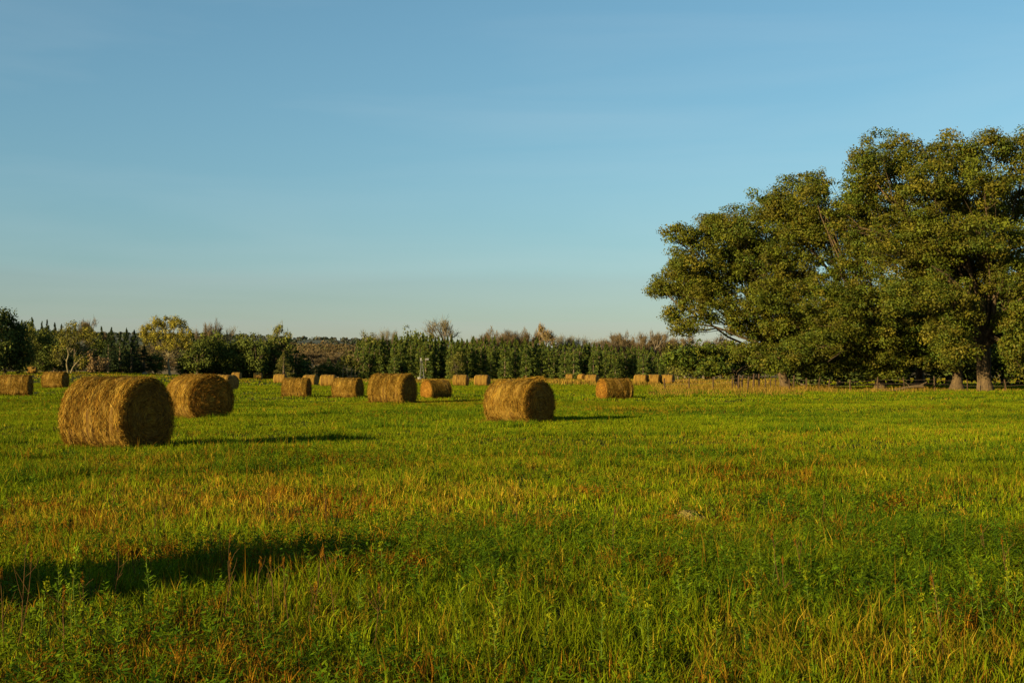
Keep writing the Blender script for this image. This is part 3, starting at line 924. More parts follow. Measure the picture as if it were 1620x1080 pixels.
dry_stalks()


def tall_tan_grass():
    """the uncut tan strip along the fence and the thin one at the far edge"""
    lay = []
    def strip(px0, px1, row0, row1, n, h0, h1, w, dens_edge=True):
        px = R.uniform(px0, px1, n)
        d_a = CAM_H * F / (row1 - HOR); d_b = CAM_H * F / (row0 - HOR)
        d = R.uniform(d_a, d_b, n) + (vnoise(px / 23, px * 0, 3) - 0.5) * 9
        px = px + (vnoise(d / 3.0, px * 0 + 5, 4) - 0.5) * 50
        x = px_x(px, d)
        keep = R.uniform(size=n) < (vnoise(x / 2.4, d / 5.0, 77) * 1.6 - 0.15)
        x, d = x[keep], d[keep]; m = len(x)
        P = np.array([(0.27, 0.168, 0.07), (0.22, 0.13, 0.05), (0.30, 0.20, 0.09), (0.17, 0.105, 0.04), (0.16, 0.13, 0.03)])
        cols = P[R.randint(0, 5, m)] * R.uniform(0.6, 1.1, m)[:, None]
        hh = R.uniform(h0, h1, m) * (0.6 + 0.8 * vnoise(x / 2.2, d / 5, 83))
        lay.append(blades(x, d, hh, w * R.uniform(0.6, 1.4, m), np.abs(R.normal(size=m)) * 0.6, cols))
    strip(1040, 1260, 608, 625, 13000, 0.15, 0.5, 0.035)
    strip(1090, 1330, 613, 621, 6000, 0.2, 0.6, 0.035)
    strip(1050, 1250, 604, 608, 5000, 0.3, 0.7, 0.08)
    strip(1240, 1480, 615, 622, 3200, 0.15, 0.5, 0.04)
    strip(1440, 1640, 615, 621, 1300, 0.1, 0.35, 0.04)
    strip(880, 1100, 604, 609, 5000, 0.3, 0.8, 0.09)
    strip(560, 900, 601.0, 604.5, 6000, 0.25, 0.6, 0.12)
    V, Q, T, C = join(lay)
    tag(obj_from('tall_dry_grass', V, Q, T, M_GRASS, None, col=C), 'uncut tan tall grass in a strip along the fence and big trees', 'dry grass', None, 'stuff')


tall_tan_grass()


# single tall weeds that stand out
def tall_weed(px, py, h, label, kind, seed, group=None):
    rs = np.random.RandomState(seed)
    x, d = on_ground(px, py)
    name = {'green': 'leafy_weed', 'rust': 'dry_weed_stalk', 'gold': 'flowering_weed'}[kind]
    r = root(name, (x, d, gz(x, d) - 0.02), 0, label, 'weed', group)
    tip = np.array([rs.uniform(-.16, .16) * h, rs.uniform(-.1, .1) * h, h])
    p = curve_pts((0, 0, 0), tip, 6, 0.04, rs)
    tb = Tubes(); tb.add(p, np.linspace(0.0034, 0.0016, 6), 5)
    scol = {'green': M_STEM, 'rust': M_RUST, 'gold': M_STEM}[kind]
    if kind == 'rust':
        for k in range(rs.randint(2, 5)):
            a = p[rs.randint(2, 5)]; e = a + np.array([rs.uniform(-.2, .2) * h, rs.uniform(-.1, .1) * h, rs.uniform(0.1, 0.35) * h])
            tb.add(curve_pts(a, e, 4, 0.08, rs), np.linspace(0.0022, 0.0012, 4), 4)
    tb.build('stem', scol, r)
    if kind == 'rust':
        n = 34; C = tip + rs.normal(size=(n, 3)) * np.array([0.004, 0.004, 0.018]) - np.array([0, 0, 0.02])
        U = unit(rs.normal(size=(n, 3)) * 0.5 + np.array([0, 0, 1])); W = unit(np.cross(U, rs.normal(size=(n, 3))))
        V, q = diamonds(C, U, W, 0.03, 0.005)
        obj_from('seed_head', V, q, None, M_GRASS, r, col=np.repeat(PAL_RUST[rs.randint(0, 3, n)], 4, 0), smooth=False)
        return r
    n = 46
    t = rs.uniform(0.15, 0.97, n)
    C = np.stack([np.interp(t, np.linspace(0, 1, 6), p[:, k]) for k in range(3)], -1)
    a = rs.uniform(0, 2 * math.pi, n)
    U = unit(np.stack([np.cos(a), np.sin(a), rs.uniform(0.0, 1.0, n)], -1)); W = unit(np.cross(U, rs.normal(size=(n, 3)) * .3 + np.array([0, 0, 1])))
    Lf = 0.06 * (1.3 - 0.8 * t) * rs.uniform(.7, 1.2, n)
    V, q = diamonds(C + U * (Lf * .5)[:, None], U, W, Lf, 0.012)
    c = np.array([(0.12, 0.19, 0.02), (0.09, 0.15, 0.02), (0.16, 0.21, 0.02)])[rs.randint(0, 3, n)]
    obj_from('leaves', V, q, None, M_GRASS, r, col=np.repeat(c, 4, 0), smooth=False)
    n = 60
    C = tip + rs.normal(size=(n, 3)) * np.array([0.009, 0.009, 0.016]) - np.array([0, 0, 0.015])
    U = unit(rs.normal(size=(n, 3)) + np.array([0, 0, .6])); W = unit(np.cross(U, rs.normal(size=(n, 3))))
    V, q = diamonds(C, U, W, 0.022, 0.010)
    P = np.array([(0.15, 0.17, 0.014), (0.19, 0.19, 0.015), (0.115, 0.15, 0.014)]) if kind == 'gold' else np.array([(0.17, 0.24, 0.03), (0.13, 0.2, 0.03)])
    obj_from('flower_head', V, q, None, M_GRASS, r, col=np.repeat(P[rs.randint(0, len(P), n)], 4, 0), smooth=False)
    return r


M_STEM = noisy('green_stem', (0.05, 0.08, 0.008), (0.09, 0.12, 0.012), 20, 1.0, (1, 1, 1), 0)
M_RUST = noisy('rusty_stalk', (0.05, 0.022, 0.006), (0.11, 0.055, 0.014), 20, 1.0, (1, 1, 1), 0)
tall_weed(127, 1000, 0.56, 'tall leafy weed with a pale green top standing against the long shadow', 'green', 1)
tall_weed(118, 1010, 0.36, 'shorter leafy weed at the foot of the tall pale-topped one', 'green', 2)
tall_weed(40, 1020, 0.70, 'tallest reddish dry stalk rising through the long shadow', 'rust', 3)
tall_weed(28, 1030, 0.62, 'thin brown stalk close beside the tallest reddish stalk', 'rust', 4)
tall_weed(12, 1020, 0.48, 'short forked brown stalk at the picture edge in the long shadow', 'rust', 5)
tall_weed(180, 935, 0.36, 'leaning bare brown stalk crossing the tapering long shadow', 'rust', 6)
tall_weed(218, 925, 0.30, 'small forked brown stalk past the leaning one in the shadow', 'rust', 7)
tall_weed(560, 985, 0.40, 'slender leafy weed with a yellow top in front of the shadow tip', 'gold', 8)
tall_weed(740, 1005, 0.42, 'leafy weed with a drooping yellow head below the meadow centre', 'gold', 9)
rsw = np.random.RandomState(5)
GW = 'yellow-topped weeds along the front of the meadow'
for k in range(34):
    px = rsw.uniform(10, 1610); py = rsw.uniform(930, 1078)
    if k % 2 == 0: px = rsw.uniform(780, 1610)
    tall_weed(px, py, rsw.uniform(0.26, 0.42), 'small leafy weed with a yellow-green flower head in the front grass', 'gold', 100 + k, GW)
GS = 'dry stalks scattered over the meadow'
for k in range(36):
    px = rsw.uniform(10, 1600); py = rsw.uniform(790, 1060)
    if k % 2 == 0: px = rsw.uniform(10, 700)
    tall_weed(px, py, rsw.uniform(0.35, 0.55), 'single dry brown stalk sticking up out of the grass', 'rust', 200 + k, GS)


def dirt_mound():
    x, d = on_ground(1093, 824)
    rs = np.random.RandomState(8)
    n, m = 26, 10
    V = []
    for i in range(m):
        f = 1 - i / (m - 1) * 0.97
        for j in range(n):
            a = j / n * 2 * math.pi
            V.append((0.24 * f * math.cos(a) * (1 + 0.2 * rs.uniform(-1, 1)), 0.2 * f * math.sin(a) * (1 + 0.2 * rs.uniform(-1, 1)), 0.13 * (1 - f * f) + 0.025 * rs.uniform(-1, 1) - 0.02))
    V = np.array(V)
    i = np.arange(m - 1)[:, None] * n; j = np.arange(n)[None]
    q = np.stack([i + j, i + (j + 1) % n, i + n + (j + 1) % n, i + n + j], -1).reshape(-1, 4)
    o = obj_from('dirt_mound', V, q, None, M_DIRT)
    o.location = (x, d + 0.15, gz(x, d) - 0.01)
    tag(o, 'small pale dirt mound dug up in the middle of the grass', 'dirt mound')


dirt_mound()


# ------------------------------------------------------------------ the big trees
big_tree('wide-spreading oak whose long branches reach out over the meadow and the fence', 1243, 131, 0.46,
         [(1066, 450, 42, 32), (1092, 493, 42, 26), (1100, 405, 48, 46), (1120, 470, 40, 36, -2), (1160, 400, 46, 44, -2), (1095, 445, 44, 40, 1), (1050, 455, 28, 18), (1150, 370, 50, 38), (1145, 430, 55, 36), (1205, 395, 58, 48), (1215, 335, 45, 36),
          (1185, 480, 48, 34), (1240, 450, 60, 48), (1085, 522, 34, 12, -3), (1225, 520, 55, 36), (1140, 500, 26, 12), (1128, 355, 30, 22), (1075, 375, 26, 24), (1130, 460, 40, 26, 2), (1170, 520, 36, 20, -2), (1160, 345, 34, 26, 2)], 4.2, 101,
         extra_limbs=[((1230, 560, -2), (1080, 508, -3), 0.14), ((1225, 540, 0), (1090, 470, -2), 0.14)], lean=(-1.2, 0), dens=1.0)
big_tree('rounded middle oak of the big clump, crown just above the spreading one', 1392, 127, 0.46,
         [(1270, 312, 48, 42), (1292, 300, 32, 34), (1300, 370, 62, 55), (1335, 440, 66, 56), (1262, 520, 55, 38), (1330, 530, 62, 40), (1240, 562, 46, 26), (1305, 574, 56, 26),
          (1400, 560, 50, 32), (1360, 574, 44, 18), (1190, 560, 36, 26, -3), (1390, 470, 52, 42), (1255, 430, 46, 46), (1300, 470, 50, 40, -4), (1370, 400, 50, 44, -3), (1330, 500, 46, 34, -6), (1290, 545, 50, 28, -6), (1225, 470, 40, 34, -3), (1395, 530, 36, 26, -5), (1270, 365, 44, 40, 2), (1240, 330, 40, 36, 3), (1220, 380, 44, 40, 3), (1230, 500, 44, 34, 0), (1190, 420, 40, 34, 3), (1400, 590, 40, 12, -2), (1350, 340, 40, 40, 3), (1225, 578, 36, 12, -4)], 4.0, 102,
         extra_limbs=[((1340, 552, -5), (1310, 572, -8), 0.10), ((1360, 540, -4), (1300, 552, -8), 0.08)], dens=1.0)
big_tree('tallest oak of the clump with the thick pale twin trunk by the fence', 1560, 119, 0.46,
         [(1400, 243, 44, 38), (1372, 258, 30, 36), (1366, 300, 30, 36, -2), (1338, 345, 30, 40, 3), (1440, 255, 50, 44), (1505, 246, 52, 38), (1565, 240, 52, 34), (1622, 240, 48, 36), (1390, 320, 52, 50), (1450, 330, 66, 55),
          (1530, 318, 66, 56), (1610, 320, 58, 56), (1600, 400, 58, 56), (1505, 405, 66, 56), (1430, 420, 58, 52), (1560, 450, 50, 36, 2), (1640, 470, 46, 40), (1625, 560, 38, 34, -4), (1480, 380, 50, 44, -4), (1550, 380, 52, 40, -5), (1600, 440, 44, 34, -4), (1440, 470, 44, 36, -5), (1500, 460, 46, 34, -5), (1410, 380, 44, 40, -3), (1470, 290, 50, 40, -4), (1560, 290, 50, 40, -4), (1610, 500, 34, 26, -3), (1585, 510, 26, 18, -3), (1608, 552, 28, 26, -4), (1518, 556, 28, 22, -4), (1620, 585, 26, 14, -4), (1535, 495, 26, 22, -4), (1500, 520, 40, 30, -4)], 6.2, 103,
         extra_limbs=[((1556, 540, 0), (1552, 470, -3), 0.28), ((1566, 540, 0), (1575, 440, -2), 0.3), ((1560, 530, -1), (1620, 470, -4), 0.2), ((1545, 520, -2), (1535, 440, -5), 0.08), ((1540, 470, -4), (1475, 420, -6), 0.12)], twin=True)
big_tree('oak with low hanging boughs and a lit stump-like trunk inside the clump', 1455, 133, 0.45,
         [(1420, 505, 56, 44), (1480, 500, 52, 42), (1450, 560, 50, 28), (1500, 555, 46, 32), (1480, 420, 60, 60, 5), (1530, 400, 60, 60, 7), (1420, 576, 40, 14), (1450, 520, 44, 30, -7), (1490, 545, 40, 26, -8), (1410, 545, 44, 26, -8), (1445, 566, 36, 16, -8), (1500, 500, 38, 28, -7), (1535, 575, 26, 20, -6)], 3.6, 104,
         extra_limbs=[((1460, 560, -2), (1505, 470, -5), 0.2)], pal=GREEN_PAL + OAK_PAL)
big_tree('slimmer oak standing between the low-boughed oak and the twin trunk', 1514, 126, 0.5,
         [(1515, 520, 40, 36, 3), (1545, 500, 36, 40, 5), (1500, 340, 60, 60, 8), (1580, 360, 60, 60, 9), (1490, 570, 30, 22, -2), (1400, 380, 60, 55, 8)], 4.4, 105)
big_tree('oak running out of the picture beyond the twin-trunked one', 1690, 121, 0.6,
         [(1670, 260, 60, 50), (1700, 340, 70, 60), (1665, 420, 52, 50), (1700, 470, 60, 50), (1650, 575, 36, 22, -3), (1690, 560, 50, 36), (1640, 520, 30, 24, -4)], 4.6, 106)
big_tree('young leafy tree under the reaching oak branches beyond the fence', 1165, 150, 0.26,
         [(1110, 562, 34, 26), (1150, 560, 34, 28), (1190, 575, 40, 22), (1075, 570, 24, 18), (1130, 585, 40, 14), (1215, 565, 32, 28)], 1.8, 107, pal=GREEN_PAL + OAK_PAL[:2], leaf=0.34, per=50,
         extra_limbs=[((1160, 590, -3), (1110, 592, -4), 0.07)])
# dark wood behind the clump
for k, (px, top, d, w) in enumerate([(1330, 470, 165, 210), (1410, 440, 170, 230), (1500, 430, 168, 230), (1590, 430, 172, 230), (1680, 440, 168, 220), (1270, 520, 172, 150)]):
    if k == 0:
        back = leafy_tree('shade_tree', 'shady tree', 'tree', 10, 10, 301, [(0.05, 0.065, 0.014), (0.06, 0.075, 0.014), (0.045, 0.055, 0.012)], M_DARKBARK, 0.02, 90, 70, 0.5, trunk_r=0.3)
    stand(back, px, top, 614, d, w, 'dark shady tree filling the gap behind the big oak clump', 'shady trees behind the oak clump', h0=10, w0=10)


# fallen branch and a stump by the trunks
def fallen_log():
    tb = Tubes(); rs = np.random.RandomState(4)
    d = 116
    P = lambda px, py: np.array([px_x(px, d) - px_x(1425, d), 0, max(0.1, px_z(py, d) - gz(px_x(1425, d), d))])
    tb.add(curve_pts(P(1412, 620), P(1460, 611), 8, 0.05, rs), np.linspace(0.1, 0.16, 8), 8)
    tb.add(curve_pts(P(1424, 617), P(1395, 616), 5, 0.06, rs), np.linspace(0.08, 0.04, 5), 6)
    tb.add(curve_pts(P(1450, 612), P(1466, 604), 4, 0.06, rs), np.linspace(0.12, 0.05, 4), 6)
    tb.add(curve_pts(P(1440, 613), P(1432, 604), 4, 0.06, rs), np.linspace(0.06, 0.03, 4), 6)
    o = tb.build('fallen_log', M_BARK, None)
    o.location = (px_x(1425, d), d, gz(px_x(1425, d), d))
    tag(o, 'pale forked fallen log lying in tan grass before the oak trunks', 'log')


fallen_log()


# ------------------------------------------------------------------ fence
def fence():
    d = 121
    cols = [1052, 1090, 1128, 1158, 1168, 1174, 1183, 1192, 1201, 1210, 1219, 1227, 1248, 1256, 1275, 1296, 1312, 1345, 1388, 1430, 1478, 1530, 1590, 1640]
    x0 = px_x(1168, d)
    r = root('wire_fence', (x0, d, gz(x0, d)), 0, 'old wire fence of dark leaning wooden posts between tall grass and oaks', 'fence')
    rs = np.random.RandomState(6); prev = {}
    hts = {1168: 18, 1174: 18, 1192: 21, 1201: 20, 1183: 16}
    for k, c in enumerate(cols):
        dd = d - (c - 1168) * 0.012 + rs.uniform(-1, 1)
        x = px_x(c, dd); z = gz(x, dd)
        h = hts.get(c, rs.uniform(11, 18)) / F * dd + 0.35
        r0 = 0.10 if c in hts else rs.uniform(0.05, 0.08)
        tb = Tubes()
        tb.add([(x - x0, dd - d, z - 0.2 - r.location.z), (x - x0 + rs.uniform(-.05, .05), dd - d, z + h * 0.6 - r.location.z), (x - x0 + rs.uniform(-.1, .1), dd - d, z + h - r.location.z), (x - x0 + 0.01, dd - d, z + h + 0.02 - r.location.z)],
               [r0, r0 * .95, r0 * .85, r0 * .3], 8)
        tb.build('post', M_POST, r)
        prev[c] = (x - x0, dd - d, z + h - r.location.z)
    for a, b in ((1168, 1174), (1192, 1201)):
        tb = Tubes(); pa, pb = np.array(prev[a]), np.array(prev[b]); pa = pa - [0, 0, .45]; pb = pb - [0, 0, .5]
        tb.add([pa, pb], [0.06, 0.06], 6); tb.build('brace_rail', M_POST, r)
    ks = [c for c in cols]
    for lvl in (0.25, 0.6):
        tb = Tubes(); tb.add([np.array(prev[c]) - [0, 0, lvl] for c in ks], [0.006] * len(ks), 4)
        tb.build('wire', M_WIRE, r)


fence()


# ------------------------------------------------------------------ windmill
def windmill():
    d = 335
    x = px_x(667.5, d); z0 = gz(x, d)
    r = root('windmill', (x, d, z0), 0, 'small pale steel windmill pump before the evergreen row', 'windmill')
    H = px_z(571, d) - z0
    for sx in (-1, 1):
        for sy in (-1, 1):
            tb = Tubes(); tb.add([(sx * 0.62, sy * 0.62, 0), (sx * 0.1, sy * 0.1, H)], [0.05, 0.04], 6); tb.build('leg', M_GALV, r)
    tb = Tubes()
    for f in (0.25, 0.5, 0.75):
        w = 0.62 + (0.1 - 0.62) * f
        c = [(-w, -w, H * f), (w, -w, H * f), (w, w, H * f), (-w, w, H * f), (-w, -w, H * f)]
        for a, b in zip(c[:-1], c[1:]): tb.add([a, b], [0.013, 0.013], 4)
    for f0, f1 in ((0, .25), (.25, .5), (.5, .75)):
        w0 = 0.62 - 0.52 * f0; w1 = 0.62 - 0.52 * f1
        tb.add([(-w0, -w0, H * f0), (w1, -w1, H * f1)], [0.01, 0.01], 4); tb.add([(-w0, w0, H * f0), (w1, w1, H * f1)], [0.01, 0.01], 4)
    tb.build('brace', M_GALV, r)
    # fan wheel, seen almost edge on, facing the photograph's left
    V = []; q = []
    nb = 18; rw = 0.75
    for k in range(nb):
        a = k / nb * 2 * math.pi
        for rr, hw in ((0.22, 0.05), (rw, 0.12)):
            for s in (-1, 1):
                aa = a + s * hw / rr
                V.append((s * 0.05, rr * math.cos(aa), rr * math.sin(aa)))
        b = k * 4; q.append((b, b + 1, b + 3, b + 2))
    wh = obj_from('fan_wheel', V, q, None, M_GALV, r, smooth=False)
    md = wh.modifiers.new('thick', 'SOLIDIFY'); md.thickness = 0.012
    wh.location = (-0.28, 0, H + 0.12); wh.rotation_euler = (0, 0, math.radians(18))
    tb = Tubes(); tb.add([(-0.32, 0, H + 0.12), (1.0, 0, H + 0.35)], [0.05, 0.03], 6); tb.add([(0, 0, H - 0.1), (0, 0, H + 0.25)], [0.1, 0.1], 8); tb.build('gearbox', M_GALV, r)
    vz = H + 0.5
    V = [(0.85, -0.02, vz - .16), (1.75, -0.02, vz - .3), (1.75, -0.02, vz + .3), (0.85, -0.02, vz + .14), (0.85, 0.02, vz - .16), (1.75, 0.02, vz - .3), (1.75, 0.02, vz + .3), (0.85, 0.02, vz + .14)]
    obj_from('tail_vane', V, [(0, 1, 2, 3), (7, 6, 5, 4), (0, 4, 5, 1), (1, 5, 6, 2), (2, 6, 7, 3), (3, 7, 4, 0)], None, M_GALV, r, smooth=False)
    # stock tank at its foot
    t = root('stock_tank', (x - 0.3, d - 3.2, gz(x, d - 3.2)), 0, 'small pale stock tank at the foot of the windmill', 'tank')
    tb = Tubes(); tb.add([(0, 0, 0), (0, 0, 0.3), (0, 0, 0.62), (0, 0, 0.63), (0, 0, 0.4)], [0.62, 0.62, 0.64, 0.58, 0.56], 20); tb.build('tank_wall', M_GALV, t)


windmill()


# ------------------------------------------------------------------ background trees
CEDAR = [(0.066, 0.088, 0.017), (0.078, 0.096, 0.016), (0.056, 0.078, 0.019), (0.092, 0.102, 0.016)]
DARKC = [(0.038, 0.055, 0.020), (0.046, 0.060, 0.019), (0.032, 0.046, 0.020)]
OLIVE = [(0.088, 0.084, 0.015), (0.105, 0.094, 0.017), (0.072, 0.074, 0.014)]
YELLOW = [(0.185, 0.15, 0.02), (0.21, 0.165, 0.022), (0.15, 0.13, 0.018)]
MIDG = [(0.062, 0.072, 0.012), (0.075, 0.080, 0.013), (0.052, 0.064, 0.012)]
BROWN = (0.10, 0.07, 0.036)

cedars = [conifer('cedar_tree', 'c', 'tree', 10, w, 400 + k, CEDAR, cone=c) for k, (w, c) in enumerate([(3.2, 1.3), (3.6, 1.6), (2.9, 0.9), (3.4, 1.1)])]
spruces = [conifer('spruce_tree', 's', 'tree', 10, w, 420 + k, DARKC, cone=c) for k, (w, c) in enumerate([(4.2, 0.35), (4.8, 0.5)])]
mids = [leafy_tree('broadleaf_tree', 'b', 'tree', 10, 8, 440 + k, MIDG, M_DARKBARK, 0.05, 70, 46, 0.55) for k in range(3)]
olives = [leafy_tree('olive_leaved_tree', 'o', 'tree', 10, 7, 450 + k, OLIVE, M_GREYBARK, 0.1, 60, 44, 0.5) for k in range(2)]
bares = [bare_tree('bare_tree', 'b', 'tree', 10, 7.5, 460 + k, BROWN, twigs=2600) for k in range(3)]
greys = [bare_tree('grey_bare_tree', 'b', 'tree', 10, 6.5, 474 + k, (0.11, 0.088, 0.05), twigs=1300, tw=0.06) for k in range(2)]
shrubs = [leafy_tree('brown_shrub', 's', 'shrub', 4, 5, 480, [(0.16, 0.10, 0.045), (0.13, 0.085, 0.04)], M_GREYBARK, 0.0, 40, 44, 0.4, trunk_r=0.08)]

# evergreen row across the middle, from the aspens to the oaks
rt = np.random.RandomState(12)
rows = [(566, 690, 'dark cedar in the evergreen row around and behind the windmill', 'cedars of the row around the windmill'),
        (690, 860, 'dark cedar in the evergreen row behind the lone tufted bale', 'cedars of the row behind the tufted bale'),
        (860, 1066, 'dark cedar in the evergreen row behind the banded bale and tall grass', 'cedars of the row behind the tall grass')]
for (a, b, lab, grp) in rows:
    px = a
    while px < b:
        top = np.interp(px, [560, 600, 640, 680, 720, 800, 880, 940, 1000, 1066], [540, 535, 533, 533, 535, 537, 541, 543, 548, 556]) + rt.uniform(-3, 5)
        d = 352 + rt.uniform(-7, 10)
        stand(cedars[rt.randint(0, 4)], px, top, 598, d, rt.uniform(17, 27), lab, grp, h0=10, w0=3.2)
        px += rt.uniform(6.0, 10.0)
    px = a + 4
    while px < b:          # second rank, seen between the first
        top = np.interp(px, [560, 640, 720, 880, 1000, 1066], [537, 530, 532, 540, 548, 556]) + rt.uniform(-4, 8)
        stand(cedars[rt.randint(0, 4)], px, top, 598, 372 + rt.uniform(-4, 6), rt.uniform(22, 32), lab, grp, h0=10, w0=3.2)
        px += rt.uniform(9, 14)
stand(olives[0], 722, 556, 597, 344, 26, 'small bright olive tree in front of the cedars, past the windmill', h0=10, w0=7)
stand(olives[1], 592, 532, 597, 366, 44, 'yellow-green tree rising out of the cedar row above the aspens', h0=10, w0=7)
stand(mids[0], 646, 519, 597, 392, 36, 'round-topped broadleaf tree poking above the cedars near the windmill', h0=10, w0=8)
stand(olives[0], 678, 527, 597, 386, 44, 'yellow-green domed tree above the cedar row past the windmill', h0=10, w0=7)

# leafless crowns behind the evergreen row
stand(greys[0], 706, 502, 597, 395, 52, 'tall airy leafless tree standing high above the cedar row', h0=10, w0=6.5)
stand(greys[1], 588, 522, 597, 410, 40, 'low grey leafless tree behind the yellow-green tree', h0=10, w0=6.5)
stand(greys[0], 612, 519, 597, 412, 30, 'thin leafless tree between the yellow-green and round-topped trees', h0=10, w0=6.5)
LB = 'brown leafless tree in the bare thicket above the cedars behind the tufted bale'
for px, top, w in ((772, 524, 44), (795, 517, 50), (818, 519, 46), (838, 522, 40), (752, 529, 40)):
    stand(bares[rt.randint(0, 3)], px, top, 597, 398 + rt.uniform(-6, 8), w, LB, 'brown thicket behind the tufted bale', h0=10, w0=7.5)
tan = bare_tree('tan_leaved_tree', 't', 'tree', 10, 6.5, 495, (0.17, 0.115, 0.06), twigs=1700, leaves=30, leaf_pal=[(0.16, 0.105, 0.045), (0.135, 0.10, 0.035)])
stand(tan, 861, 511, 597, 392, 44, 'pinkish tan tree with thin withered leaves above the cedar row', h0=10, w0=6.5)
for px, top, w in ((888, 528, 36), (908, 531, 36), (926, 535, 38), (945, 536, 34)):
    stand(greys[rt.randint(0, 2)], px, top, 597, 400 + rt.uniform(-6, 8), w, 'grey leafless tree in the low gap beyond the pinkish tan tree', 'grey bare trees past the tan tree', h0=10, w0=6.5)
for px, top, w in ((968, 528, 42), (990, 524, 46), (1010, 525, 46), (1032, 523, 44), (1055, 526, 46), (1085, 530, 50), (1115, 530, 50), (1000, 532, 40), (1045, 534, 40), (1140, 535, 50)):
    stand(bares[rt.randint(0, 3)], px, top, 597, 390 + rt.uniform(-14, 14), w, 'brown leafless tree in the dense bare wood near the oak branch tips', 'brown bare wood by the oak tips', h0=10, w0=7.5)
# leafy trees beyond the fence, left of the oaks' trunks
LM = 'broadleaf tree in the low green wood seen under the oak branches'
for px, top, w, d, pr in ((1072, 542, 46, 300, 1), (1100, 548, 48, 285, 0), (1130, 545, 50, 300, 1), (1165, 548, 54, 290, 0), (1200, 545, 54, 300, 1), (1240, 545, 60, 290, 0), (1290, 545, 60, 290, 1), (1350, 540, 70, 290, 0), (1420, 540, 80, 290, 1), (1500, 540, 80, 290, 0), (1580, 540, 80, 290, 1), (1650, 540, 80, 290, 0)):
    stand((mids if pr == 0 else olives)[rt.randint(0, 2)], px, top, 600, d, w * 1.1, LM, 'low green wood under the oak branches', h0=10, w0=7.5)

# the wood along the other side of the meadow
def L_d(px): return 300 + max(0, (px - 60)) * 0.09
corner = leafy_tree('corner_tree', 'c', 'tree', 10, 8, 500, [(0.055, 0.066, 0.014), (0.07, 0.078, 0.016), (0.045, 0.055, 0.013)], M_DARKBARK, 0.0, 90, 60, 0.5, trunk_r=0.3)
for px, top, w, d in ((-22, 486, 70, 262), (8, 492, 56, 268), (30, 512, 40, 270)):
    stand(corner, px, top, 588, d, w, 'tall dark broadleaf tree at the shady corner of the wood', 'dark trees of the shady wood corner', h0=10, w0=8)
for px, top, w in ((34, 508, 22), (50, 504, 28), (66, 510, 20), (74, 507, 22), (86, 512, 22), (97, 514, 20), (118, 515, 24), (176, 519, 26), (200, 520, 24), (160, 518, 22), (212, 523, 24), (305, 528, 26), (322, 530, 24)):
    stand(spruces[rt.randint(0, 2)], px, top, 588, L_d(px) + 22 + rt.uniform(-4, 6), w * 1.35, 'dark pointed spruce in the back rank of the wood beside the willows', 'dark spruces of the back rank', h0=10, w0=4.4)
for px, top, w in ((44, 514, 30), (52, 545, 34), (70, 523, 34), (88, 530, 34), (66, 555, 32), (148, 534, 36), (92, 556, 34)):
    stand(mids[rt.randint(0, 3)], px, top, 588, L_d(px) + 4 + rt.uniform(-4, 6), w * 1.25, 'green broadleaf tree between the shady corner and the forked willow', 'broadleaf trees by the forked willow', h0=10, w0=8)
stand(olives[1], 43, 513, 588, 287, 32, 'yellow-green tree lit by the sun beside the shady wood corner', h0=10, w0=7)
stand(bares[1], 145, 503, 588, 345, 44, 'leafless tree top showing above the wood behind the forked willow', h0=10, w0=7.5)


def willow(px, base, d, label, arms, lobes, pal, bark, seed, r0, leaf=0.4, per=40):
    """multi-stemmed tree whose pale limbs show: arms = polylines in photo pixels"""
    rs = np.random.RandomState(seed)
    x = px_x(px, d); z = gz(x, d) - 0.1
    r = root('willow_tree', (x, d, z), 0, label, 'tree')
    tb = Tubes()
    for pts, w in arms:
        P = np.array([(px_x(a, d) - x, rs.uniform(-.8, .8) if k else 0, px_z(b, d) - z) for k, (a, b) in enumerate(pts)])
        t = np.linspace(0, 1, len(P)); tt = np.linspace(0, 1, 9)
        P = np.stack([np.interp(tt, t, P[:, k]) for k in range(3)], -1) + rs.normal(size=(9, 3)) * 0.06
        if pts[0][1] >= base - 8: P[0, 2] = 0
        tb.add(P, np.linspace(w, w * 0.35, 9) * 0.75, 7)
    cs = []
    for (a, b, rx, rz) in lobes:
        n = max(14, int(rx * rz / 6))
        dv = unit(rs.normal(size=(n, 3))) * rs.uniform(0.3, 1, n)[:, None] ** 0.5
        k = d / F
        cs.append(np.array([px_x(a, d) - x, 0, px_z(b, d) - z]) + dv * np.array([rx * k, rx * k * 0.9, rz * k]))
    cs = np.concatenate(cs); cs[:, 2] = np.maximum(cs[:, 2], 0.5)
    V, q, lc = leaf_cloud(cs, rs.uniform(0.5, 1.2, len(cs)), per // 2, leaf * 0.72, rs, pal, flat=1.1)
    tw = Tubes()
    for k in rs.choice(len(cs), min(60, len(cs)), replace=False):
        e = cs[k]; st = np.array([e[0] * 0.55, e[1] * 0.4, e[2] * 0.62])
        tw.add(curve_pts(st, e, 4, 0.06, rs), np.linspace(0.07, 0.025, 4), 4)
    tb.build('trunk', bark, r); tw.build('branches', bark, r)
    obj_from('crown', V, q, None, M_FAR, r, col=lc, smooth=False)


